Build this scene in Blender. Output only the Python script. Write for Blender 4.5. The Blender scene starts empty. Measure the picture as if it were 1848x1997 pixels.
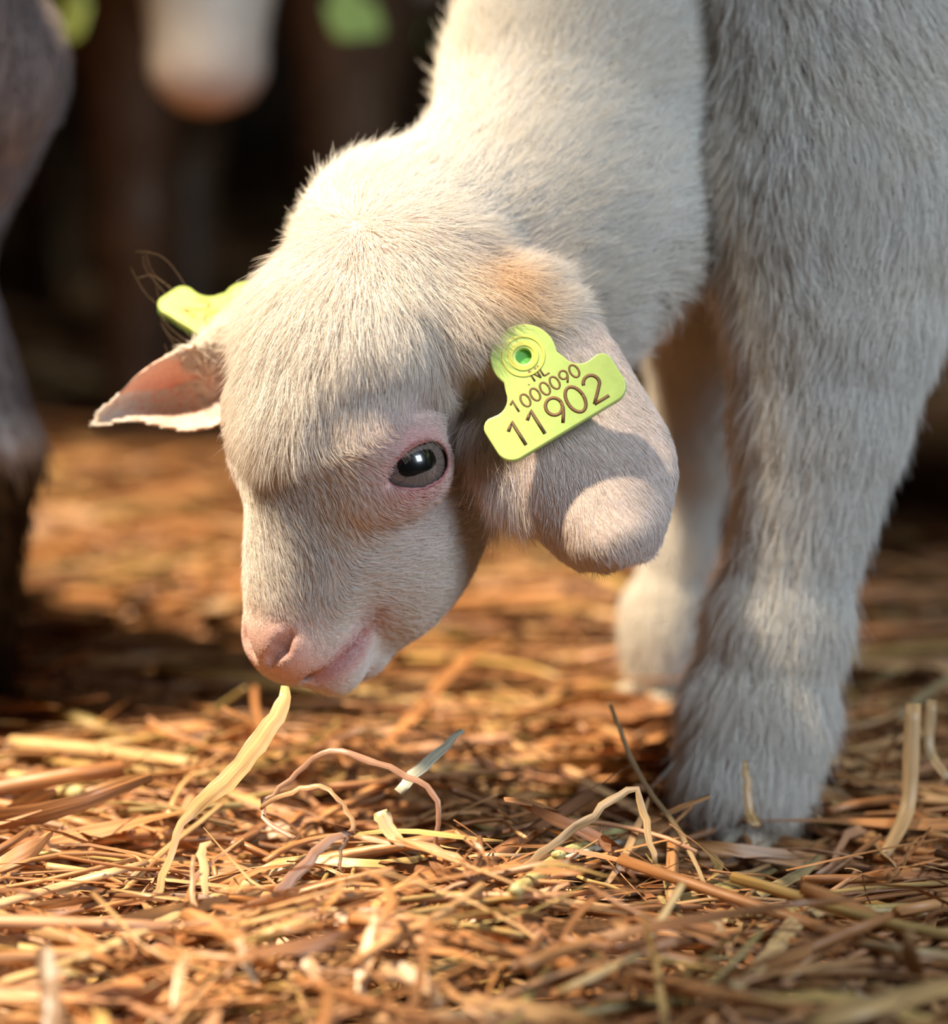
import bpy, math, random
import numpy as np
from mathutils import Vector, Matrix

# ------------------------------------------------------------------ camera
SC = bpy.context.scene
COL = SC.collection
IMG_W, IMG_H = 1848, 1997
FOC = 6660.0                      # focal length in pixels of the 1848 px wide frame
PITCH = math.radians(10.5)
CAM = np.array([0.0, 0.0, 0.257])
RIGHT = np.array([1.0, 0.0, 0.0])
DOWN = np.array([0.0, -math.sin(PITCH), -math.cos(PITCH)])
FWD = np.array([0.0, math.cos(PITCH), -math.sin(PITCH)])
C2W = np.stack([RIGHT, DOWN, FWD])          # rows: p_world = CAM + p_cam @ C2W

cam_data = bpy.data.cameras.new('camera')
cam = bpy.data.objects.new('camera', cam_data)
COL.objects.link(cam)
cam.location = CAM
cam.rotation_euler = (math.pi / 2 - PITCH, 0, 0)
cam_data.sensor_fit = 'HORIZONTAL'
cam_data.sensor_width = 24.0
cam_data.lens = FOC / IMG_W * 24.0
cam_data.clip_start = 0.02
cam_data.dof.use_dof = True
cam_data.dof.focus_distance = 0.888
cam_data.dof.aperture_fstop = 4.4
SC.camera = cam

# ------------------------------------------------------------------ world, lights, exposure
world = bpy.data.worlds.new('barn_air')
SC.world = world
world.use_nodes = True
world.node_tree.nodes['Background'].inputs[0].default_value = (0.55, 0.65, 0.8, 1)
world.node_tree.nodes['Background'].inputs[1].default_value = 0.02

def aim(o, target):
    o.rotation_euler = (Vector(target) - o.location).to_track_quat('-Z', 'Y').to_euler()

# warm heat lamp hanging over the pen, out of frame, to the upper left
lamp_d = bpy.data.lights.new('heat_lamp_light', 'SPOT')
lamp_d.energy = 205
lamp_d.color = (1.0, 0.83, 0.58)
lamp_d.shadow_soft_size = 0.03
lamp_d.spot_size = math.radians(49)
lamp_d.spot_blend = 0.25
lamp = bpy.data.objects.new('heat_lamp_light', lamp_d)
COL.objects.link(lamp)
lamp.location = (-0.50, 0.78, 1.20)
aim(lamp, (-0.412, 1.03, 0.0))

# added area light for cool fill from the right; the wall has no window
fill_d = bpy.data.lights.new('cool_fill_light', 'AREA')
fill_d.shape = 'RECTANGLE'
fill_d.size, fill_d.size_y = 0.5, 0.5
fill_d.energy = 17
fill_d.color = (0.74, 0.88, 1.0)
fill = bpy.data.objects.new('cool_fill_light', fill_d)
COL.objects.link(fill)
fill.location = (0.85, -0.05, 0.95)
aim(fill, (0.06, 0.95, 0.12))

SC.view_settings.view_transform = 'Standard'
SC.view_settings.look = 'None'
SC.view_settings.exposure = 0.0
SC.view_settings.gamma = 1.0
SC.view_settings.use_curve_mapping = False
SC.cycles.max_bounces = 6
SC.cycles.diffuse_bounces = 3
SC.cycles.use_denoising = True
SC.cycles.use_adaptive_sampling = True
SC.cycles.adaptive_threshold = 0.045

# ------------------------------------------------------------------ helpers
rng = np.random.default_rng(7)
random.seed(7)

def to_world(p):                            # camera millimetres -> world metres
    return CAM + (np.asarray(p, float) * 0.001) @ C2W
def P(px, py, z):                           # point seen at that pixel, z mm deep
    return np.array([(px - 924.0) / FOC * z, (py - 998.5) / FOC * z, z], float)
def PW(px, py, z):
    return to_world(P(px, py, z))
def ground_z(py, h=0.0):                    # depth (mm) where the ray of row py meets height h (m)
    return (CAM[2] - h) / ((py - 998.5) / FOC * math.cos(PITCH) + math.sin(PITCH)) * 1000
def nrm(v):
    v = np.asarray(v, float)
    return v / np.maximum(np.linalg.norm(v, axis=-1, keepdims=True), 1e-9)

def tag(o, label=None, cat=None, group=None, kind=None):
    if label: o['label'] = label
    if cat: o['category'] = cat
    if group: o['group'] = group
    if kind: o['kind'] = kind
    return o
def empty(name, loc):
    o = bpy.data.objects.new(name, None)
    o.empty_display_size = 0.02
    COL.objects.link(o)
    o.location = loc
    return o
def quad_mesh(name, verts, quads, attrs=None, smooth=True, crease=None):
    me = bpy.data.meshes.new(name)
    verts = np.asarray(verts, np.float32); quads = np.asarray(quads, np.int32)
    me.vertices.add(len(verts)); me.vertices.foreach_set('co', verts.ravel())
    k = quads.shape[1]
    me.loops.add(quads.size); me.loops.foreach_set('vertex_index', quads.ravel())
    me.polygons.add(len(quads))
    me.polygons.foreach_set('loop_start', np.arange(len(quads), dtype=np.int32) * k)
    try: me.polygons.foreach_set('loop_total', np.full(len(quads), k, np.int32))
    except Exception: pass
    me.update(calc_edges=True)
    me.validate()
    me.polygons.foreach_set('use_smooth', np.full(len(me.polygons), smooth, bool))
    if crease is not None:                  # vertices on a ribbon's rim: the edge between two of them is sharp
        ev = np.empty(len(me.edges) * 2, np.int32); me.edges.foreach_get('vertices', ev); ev = ev.reshape(-1, 2)
        cr = np.asarray(crease)
        sh = (cr[ev[:, 0]] > 0) & (cr[ev[:, 0]] == cr[ev[:, 1]])
        me.attributes.new('sharp_edge', 'BOOLEAN', 'EDGE').data.foreach_set('value', sh)
    for an, (typ, arr) in (attrs or {}).items():
        a = me.attributes.new(an, typ, 'POINT')
        key = 'color' if typ == 'FLOAT_COLOR' else ('vector' if typ == 'FLOAT_VECTOR' else 'value')
        arr = np.asarray(arr, np.float32)
        if typ == 'FLOAT_COLOR' and arr.shape[1] == 3:
            arr = np.concatenate([arr, np.ones((len(arr), 1), np.float32)], 1)
        a.data.foreach_set(key, arr.ravel())
    return me
def link(name, me, mat, parent=None, loc=None):
    o = bpy.data.objects.new(name, me)
    COL.objects.link(o)
    if mat and len(me.materials) == 0: me.materials.append(mat)
    if parent: o.parent = parent
    if loc is not None: o.location = loc
    return o

# ------------------------------------------------------------------ materials
def mat_new(name):
    m = bpy.data.materials.new(name); m.use_nodes = True
    nt = m.node_tree
    return m, nt, nt.nodes['Principled BSDF']
def attr_node(nt, name):
    a = nt.nodes.new('ShaderNodeAttribute'); a.attribute_name = name
    return a
def hair_material(name, translucent=0.25):
    m, nt, b = mat_new(name)
    a = attr_node(nt, 'tint')
    nt.links.new(a.outputs['Color'], b.inputs['Base Color'])
    b.inputs['Roughness'].default_value = 0.42
    b.inputs['Specular IOR Level'].default_value = 0.35
    t = nt.nodes.new('ShaderNodeBsdfTranslucent')
    nt.links.new(a.outputs['Color'], t.inputs['Color'])
    mx = nt.nodes.new('ShaderNodeMixShader'); mx.inputs[0].default_value = translucent
    out = nt.nodes['Material Output']
    nt.links.new(b.outputs[0], mx.inputs[1]); nt.links.new(t.outputs[0], mx.inputs[2])
    nt.links.new(mx.outputs[0], out.inputs['Surface'])
    return m
def skin_material(name):
    m, nt, b = mat_new(name)
    a = attr_node(nt, 'tint')
    n = nt.nodes.new('ShaderNodeTexNoise'); n.inputs['Scale'].default_value = 900; n.inputs['Detail'].default_value = 5
    tc = nt.nodes.new('ShaderNodeTexCoord'); nt.links.new(tc.outputs['Object'], n.inputs['Vector'])
    mx = nt.nodes.new('ShaderNodeMix'); mx.data_type = 'RGBA'; mx.blend_type = 'MULTIPLY'
    mx.inputs[0].default_value = 0.35
    nt.links.new(a.outputs['Color'], mx.inputs[6]); nt.links.new(n.outputs['Color'], mx.inputs[7])
    r = nt.nodes.new('ShaderNodeMapRange'); r.inputs[3].default_value = 0.75; r.inputs[4].default_value = 1.15
    nt.links.new(n.outputs['Fac'], r.inputs[0])
    v = nt.nodes.new('ShaderNodeVectorMath'); v.operation = 'SCALE'
    nt.links.new(a.outputs['Color'], v.inputs[0]); nt.links.new(r.outputs[0], v.inputs['Scale'])
    nt.links.new(v.outputs[0], b.inputs['Base Color'])
    b.inputs['Roughness'].default_value = 0.5
    bp = nt.nodes.new('ShaderNodeBump'); bp.inputs['Strength'].default_value = 0.25; bp.inputs['Distance'].default_value = 0.0004
    nt.links.new(n.outputs['Fac'], bp.inputs['Height']); nt.links.new(bp.outputs[0], b.inputs['Normal'])
    return m
def straw_material():
    m, nt, b = mat_new('dry_straw')
    a = attr_node(nt, 'tint'); g = attr_node(nt, 'grain')
    n = nt.nodes.new('ShaderNodeTexNoise'); n.inputs['Scale'].default_value = 1.0; n.inputs['Detail'].default_value = 4
    nt.links.new(g.outputs['Vector'], n.inputs['Vector'])
    r = nt.nodes.new('ShaderNodeMapRange'); r.inputs[1].default_value = 0.3; r.inputs[2].default_value = 0.7
    r.inputs[3].default_value = 0.55; r.inputs[4].default_value = 1.25
    nt.links.new(n.outputs['Fac'], r.inputs[0])
    v = nt.nodes.new('ShaderNodeVectorMath'); v.operation = 'SCALE'
    nt.links.new(a.outputs['Color'], v.inputs[0]); nt.links.new(r.outputs[0], v.inputs['Scale'])
    nt.links.new(v.outputs[0], b.inputs['Base Color'])
    b.inputs['Roughness'].default_value = 0.42
    b.inputs['Specular IOR Level'].default_value = 0.5
    bp = nt.nodes.new('ShaderNodeBump'); bp.inputs['Strength'].default_value = 0.5; bp.inputs['Distance'].default_value = 0.0004
    nt.links.new(n.outputs['Fac'], bp.inputs['Height']); nt.links.new(bp.outputs[0], b.inputs['Normal'])
    return m
def plain(name, col, rough=0.6, spec=0.4, noise=0.0, nscale=8.0):
    m, nt, b = mat_new(name)
    b.inputs['Base Color'].default_value = (*col, 1)
    b.inputs['Roughness'].default_value = rough
    b.inputs['Specular IOR Level'].default_value = spec
    if noise:
        n = nt.nodes.new('ShaderNodeTexNoise'); n.inputs['Scale'].default_value = nscale; n.inputs['Detail'].default_value = 6
        tc = nt.nodes.new('ShaderNodeTexCoord'); nt.links.new(tc.outputs['Object'], n.inputs['Vector'])
        cr = nt.nodes.new('ShaderNodeValToRGB')
        cr.color_ramp.elements[0].position = 0.3; cr.color_ramp.elements[1].position = 0.7
        cr.color_ramp.elements[0].color = tuple(c * (1 - noise) for c in col) + (1,)
        cr.color_ramp.elements[1].color = tuple(min(1, c * (1 + noise)) for c in col) + (1,)
        nt.links.new(n.outputs['Fac'], cr.inputs[0]); nt.links.new(cr.outputs[0], b.inputs['Base Color'])
    return m

M_FUR = hair_material('white_fur')
M_SKIN = skin_material('kid_skin')
M_STRAW = straw_material()
M_EARTH = plain('trodden_bedding', (0.10, 0.055, 0.025), 0.95, 0.1, 0.5, 40)
M_WOOD = plain('dark_barn_boards', (0.05, 0.03, 0.018), 0.8, 0.2, 0.5, 6)
M_HORN = plain('hoof_horn', (0.42, 0.36, 0.28), 0.5, 0.4, 0.3, 200)
M_TAG = plain('lime_plastic', (0.60, 0.77, 0.22), 0.38, 0.5, 0.06, 300)
M_TAGB = plain('deep_lime_plastic', (0.20, 0.55, 0.14), 0.35, 0.5)
M_TAGY = plain('yellow_lime_plastic', (0.72, 0.72, 0.16), 0.4, 0.5)
M_INK = plain('brown_print', (0.26, 0.15, 0.07), 0.6, 0.3)

# ------------------------------------------------------------------ setting: an open fronted barn pen
def box(name, lo, hi, mat, kind='structure'):
    x0, y0, z0 = lo; x1, y1, z1 = hi
    v = [(x0,y0,z0),(x1,y0,z0),(x1,y1,z0),(x0,y1,z0),(x0,y0,z1),(x1,y0,z1),(x1,y1,z1),(x0,y1,z1)]
    f = [(3,2,1,0),(4,5,6,7),(0,1,5,4),(1,2,6,5),(2,3,7,6),(3,0,4,7)]
    o = link(name, quad_mesh(name, v, f, smooth=False), mat)
    tag(o, kind=kind)
    return o
box('floor', (-2.6, -1.6, -0.10), (2.6, 4.2, -0.028), M_EARTH)
box('wall_back', (-2.6, 4.0, -0.1), (2.6, 4.2, 2.6), M_WOOD)
box('wall_left', (-2.6, -1.6, -0.1), (-2.4, 4.0, 2.6), M_WOOD)
box('wall_right', (2.4, -1.6, -0.1), (2.6, 4.0, 2.6), M_WOOD)
box('ceiling', (-2.6, -1.6, 2.6), (2.6, 4.2, 2.7), M_WOOD)

# ------------------------------------------------------------------ straw
def straw_height(x, y):                     # height of the bedding's top (m)
    h = 0.004 * np.sin(x * 37 + 1.0) * np.sin(y * 29 + 2.0) + 0.003 * np.sin(x * 90 + y * 70) + 0.002 * np.sin(x * 160 - y * 190)
    def bump(cx, cy, r, a): return a * np.exp(-((x - cx) ** 2 + (y - cy) ** 2) / (r * r))
    h = h + bump(-0.01, 0.80, 0.055, 0.012) + bump(0.09, 0.74, 0.06, 0.004)
    h = h + bump(0.042, 0.835, 0.026, -0.014) + bump(0.078, 0.925, 0.045, -0.012) + bump(-0.12, 0.83, 0.05, 0.003)
    return h
def sweep(paths, rw, rh, up, ring=4, twist=None):
    """tubes along paths (N,P,3) with half width rw and half thickness rh (N,P)"""
    N, Pn, _ = paths.shape
    T = nrm(np.gradient(paths, axis=1))
    U0 = np.broadcast_to(up[:, None, :], paths.shape)
    S = nrm(np.cross(T, U0)); U = np.cross(S, T)
    if twist is not None:
        c, s = np.cos(twist)[..., None], np.sin(twist)[..., None]
        S, U = S * c + U * s, U * c - S * s
    ang = np.arange(ring) * 2 * math.pi / ring
    V = (paths[:, :, None, :] + S[:, :, None, :] * (rw[:, :, None] * np.cos(ang))[..., None]
         + U[:, :, None, :] * (rh[:, :, None] * np.sin(ang))[..., None])
    idx = np.arange(N * Pn * ring).reshape(N, Pn, ring)
    a = idx[:, :-1, :]; b = idx[:, 1:, :]
    q = np.stack([a, np.roll(a, -1, 2), np.roll(b, -1, 2), b], -1).reshape(-1, 4)
    if ring == 4: caps = [idx[:, 0, ::-1], idx[:, -1, :]]
    else:
        caps = []
        for e, rev in ((0, True), (-1, False)):
            r = idx[:, e, ::-1] if rev else idx[:, e, :]
            for k in range(1, ring - 2, 2): caps.append(np.stack([r[:, 0], r[:, k], r[:, k + 1], r[:, k + 2]], -1))
    Q = np.concatenate([q] + caps)
    L = np.concatenate([np.zeros((N, 1)), np.cumsum(np.linalg.norm(np.diff(paths, axis=1), axis=2), 1)], 1)
    G = np.stack([np.broadcast_to((L * 40)[:, :, None], (N, Pn, ring)) + (np.arange(N) * 3.7)[:, None, None],
                  np.broadcast_to((np.cos(ang))[None, None] * 900, (N, Pn, ring)) * rw[:, :, None],
                  np.broadcast_to((np.sin(ang))[None, None] * 900, (N, Pn, ring)) * rh[:, :, None]], -1)
    return V.reshape(-1, 3), Q, G.reshape(-1, 3)
STRAW_COLS = np.array([(0.66, 0.36, 0.16), (0.58, 0.29, 0.12), (0.74, 0.48, 0.24), (0.46, 0.23, 0.10), (0.66, 0.47, 0.18),
                       (0.30, 0.15, 0.075), (0.68, 0.40, 0.24), (0.42, 0.34, 0.14)])
STRAW_COLS = STRAW_COLS * np.array([0.88, 0.78, 0.72])
def straw_tints(n):
    c = STRAW_COLS[rng.choice(len(STRAW_COLS), n, p=[.2, .2, .13, .16, .08, .09, .1, .04])]
    return c * rng.uniform(0.7, 1.2, (n, 1))
def random_straws(n, xr, yr, length, width, depth=(0.0, 1.0), tilt=5, Pn=7, curl=0.25, where=None):
    """paths and sizes of n straws lying in the bedding"""
    x = rng.uniform(*xr, n); y = rng.uniform(*yr, n)
    if where is not None:
        keep = where(x, y); x, y = x[keep], y[keep]; n = len(x)
    L = rng.uniform(*length, n) * rng.choice([1, 1, 1, 0.5, 1.5], n)
    yaw = np.where(rng.random(n) < 0.62, rng.normal(0.15, 0.5, n), rng.uniform(-math.pi, math.pi, n))
    pitch = np.radians(rng.normal(0, tilt, n))
    q = rng.uniform(*depth, n)
    top = straw_height(x, y)
    z = -0.026 + (top + 0.026) * q
    t = np.linspace(-0.5, 0.5, Pn)[None, :]
    d = np.stack([np.cos(yaw) * np.cos(pitch), np.sin(yaw) * np.cos(pitch), np.sin(pitch)], -1)
    s = np.stack([-np.sin(yaw), np.cos(yaw), np.zeros(n)], -1)
    bend = rng.normal(0, curl, n)[:, None] * (t ** 2 - 0.08) * L[:, None]
    wob = rng.normal(0, curl * 0.35, n)[:, None] * np.sin(t * 7 + rng.uniform(0, 6, n)[:, None]) * L[:, None] * 0.25
    lift = -np.abs(rng.normal(0, curl * 0.5, n))[:, None] * (t ** 2 - 0.1) * L[:, None] * 0.6
    paths = (np.stack([x, y, z], -1)[:, None, :] + d[:, None, :] * (t * L[:, None])[..., None]
             + s[:, None, :] * (bend + wob)[..., None])
    paths[..., 2] += lift
    paths[..., 2] = np.maximum(paths[..., 2], -0.0265)
    w = rng.uniform(*width, n) * rng.choice([1, 1, 0.5, 0.35], n)
    kind = rng.random(n)                                # 0..0.5 stems, else leaf blades
    w = np.where(kind < 0.42, w, w * 1.25)
    flat = np.where(kind < 0.42, rng.uniform(0.55, 0.95, n), rng.uniform(0.05, 0.12, n))
    taper = np.where(kind[:, None] < 0.42, 1.0, np.clip(1.15 - 1.6 * np.abs(t) ** 1.5 * 1.4, 0.25, 1))
    rw = w[:, None] * 0.5 * taper
    rh = rw * flat[:, None]
    tw = rng.uniform(-0.6, 0.6, n)[:, None] + (rng.normal(0, 0.5, n)[:, None] + t * rng.normal(0, 1.8, n)[:, None]) * (kind[:, None] > 0.42)
    up = np.tile(np.array([[0.0, 0.05, 1.0]]), (n, 1))
    return paths, rw, rh, up, tw
def straw_stuff(batches):
    VV, QQ, GG, CC, KK, off = [], [], [], [], [], 0
    for b in batches:
        V, Q, G = sweep(b[0], b[1], b[2], b[3], 4, b[4])
        n, pn = b[1].shape
        c = np.repeat(straw_tints(n), pn * 4, 0)
        fl = np.repeat(b[2].max(1) / b[1].max(1) < 0.4, pn * 4); ri = np.arange(n * pn * 4) % 4
        KK.append(np.where(fl & (ri % 2 == 0), 1 + ri, 0))
        VV.append(V); QQ.append(Q + off); GG.append(G); CC.append(c); off += len(V)
    return quad_mesh('straw_bedding', np.concatenate(VV), np.concatenate(QQ),
                     {'tint': ('FLOAT_COLOR', np.concatenate(CC)), 'grain': ('FLOAT_VECTOR', np.concatenate(GG))}, crease=np.concatenate(KK))
near = lambda x, y: np.abs(x) < 0.05 + 0.17 * y / 0.9
batches = [
    random_straws(4300, (-0.26, 0.26), (0.62, 1.06), (0.03, 0.10), (0.0020, 0.0046), (0.0, 1.0), 7, where=near),
    random_straws(2300, (-0.26, 0.26), (0.62, 1.06), (0.012, 0.055), (0.0008, 0.0028), (0.7, 1.15), 16, curl=0.7, where=near),
    random_straws(5200, (-0.5, 0.5), (1.02, 1.9), (0.04, 0.12), (0.003, 0.006), (0.4, 1.0), 5, Pn=5),
    random_straws(2600, (-0.8, 0.8), (1.8, 3.2), (0.06, 0.18), (0.005, 0.012), (0.5, 1.0), 5, Pn=4),
    random_straws(1500, (-0.6, 0.6), (0.1, 1.1), (0.04, 0.12), (0.003, 0.006), (0.3, 0.9), 4, Pn=4, where=lambda x, y: ~near(x, y)),
]
bed = link('straw_bedding', straw_stuff(batches), M_STRAW)
tag(bed, 'deep litter of chopped golden brown straw spread over the pen floor', 'straw', kind='stuff')

def one_straw(name, path, w, flat=0.15, ring=6, tint=None, twist=None, up=(0, -0.6, 0.8), label=None, group=None, cat='straw', sharp=False):
    """a single straw as an object of its own; path (P,3) in metres, w full widths along it"""
    path = np.asarray(path, float)
    c = path.mean(0)
    w = np.asarray(w, float)
    V, Q, G = sweep((path - c)[None], (w / 2)[None], (w / 2 * flat)[None], np.array([up], float), ring,
                    None if twist is None else np.asarray(twist, float)[None])
    G = G + rng.uniform(0, 50, 3)
    col = straw_tints(1)[0] if tint is None else np.array(tint)
    ri = np.arange(len(V)) % ring
    kr = np.where((ri == 0) | (ri == ring // 2), 1 + ri, 0) if flat < 0.4 else None
    o = link(name, quad_mesh(name, V, Q, {'tint': ('FLOAT_COLOR', np.tile(col, (len(V), 1))), 'grain': ('FLOAT_VECTOR', G)}, crease=kr), M_STRAW, loc=c)
    return tag(o, label, cat, group)
def smooth_path(pts, n):
    pts = np.asarray(pts, float)
    d = np.concatenate([[0], np.cumsum(np.linalg.norm(np.diff(pts, axis=0), axis=1))])
    t = np.linspace(0, d[-1], n)
    # Catmull-Rom through the points
    out = []
    ext = np.concatenate([[2 * pts[0] - pts[1]], pts, [2 * pts[-1] - pts[-2]]])
    for u in t:
        i = min(max(np.searchsorted(d, u, side='right') - 1, 0), len(pts) - 2)
        f = (u - d[i]) / max(d[i + 1] - d[i], 1e-9)
        a, b, c2, e = ext[i], ext[i + 1], ext[i + 2], ext[i + 3]
        out.append(0.5 * (2 * b + (c2 - a) * f + (2 * a - 5 * b + 4 * c2 - e) * f * f + (3 * b - a - 3 * c2 + e) * f ** 3))
    return np.array(out)

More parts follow.
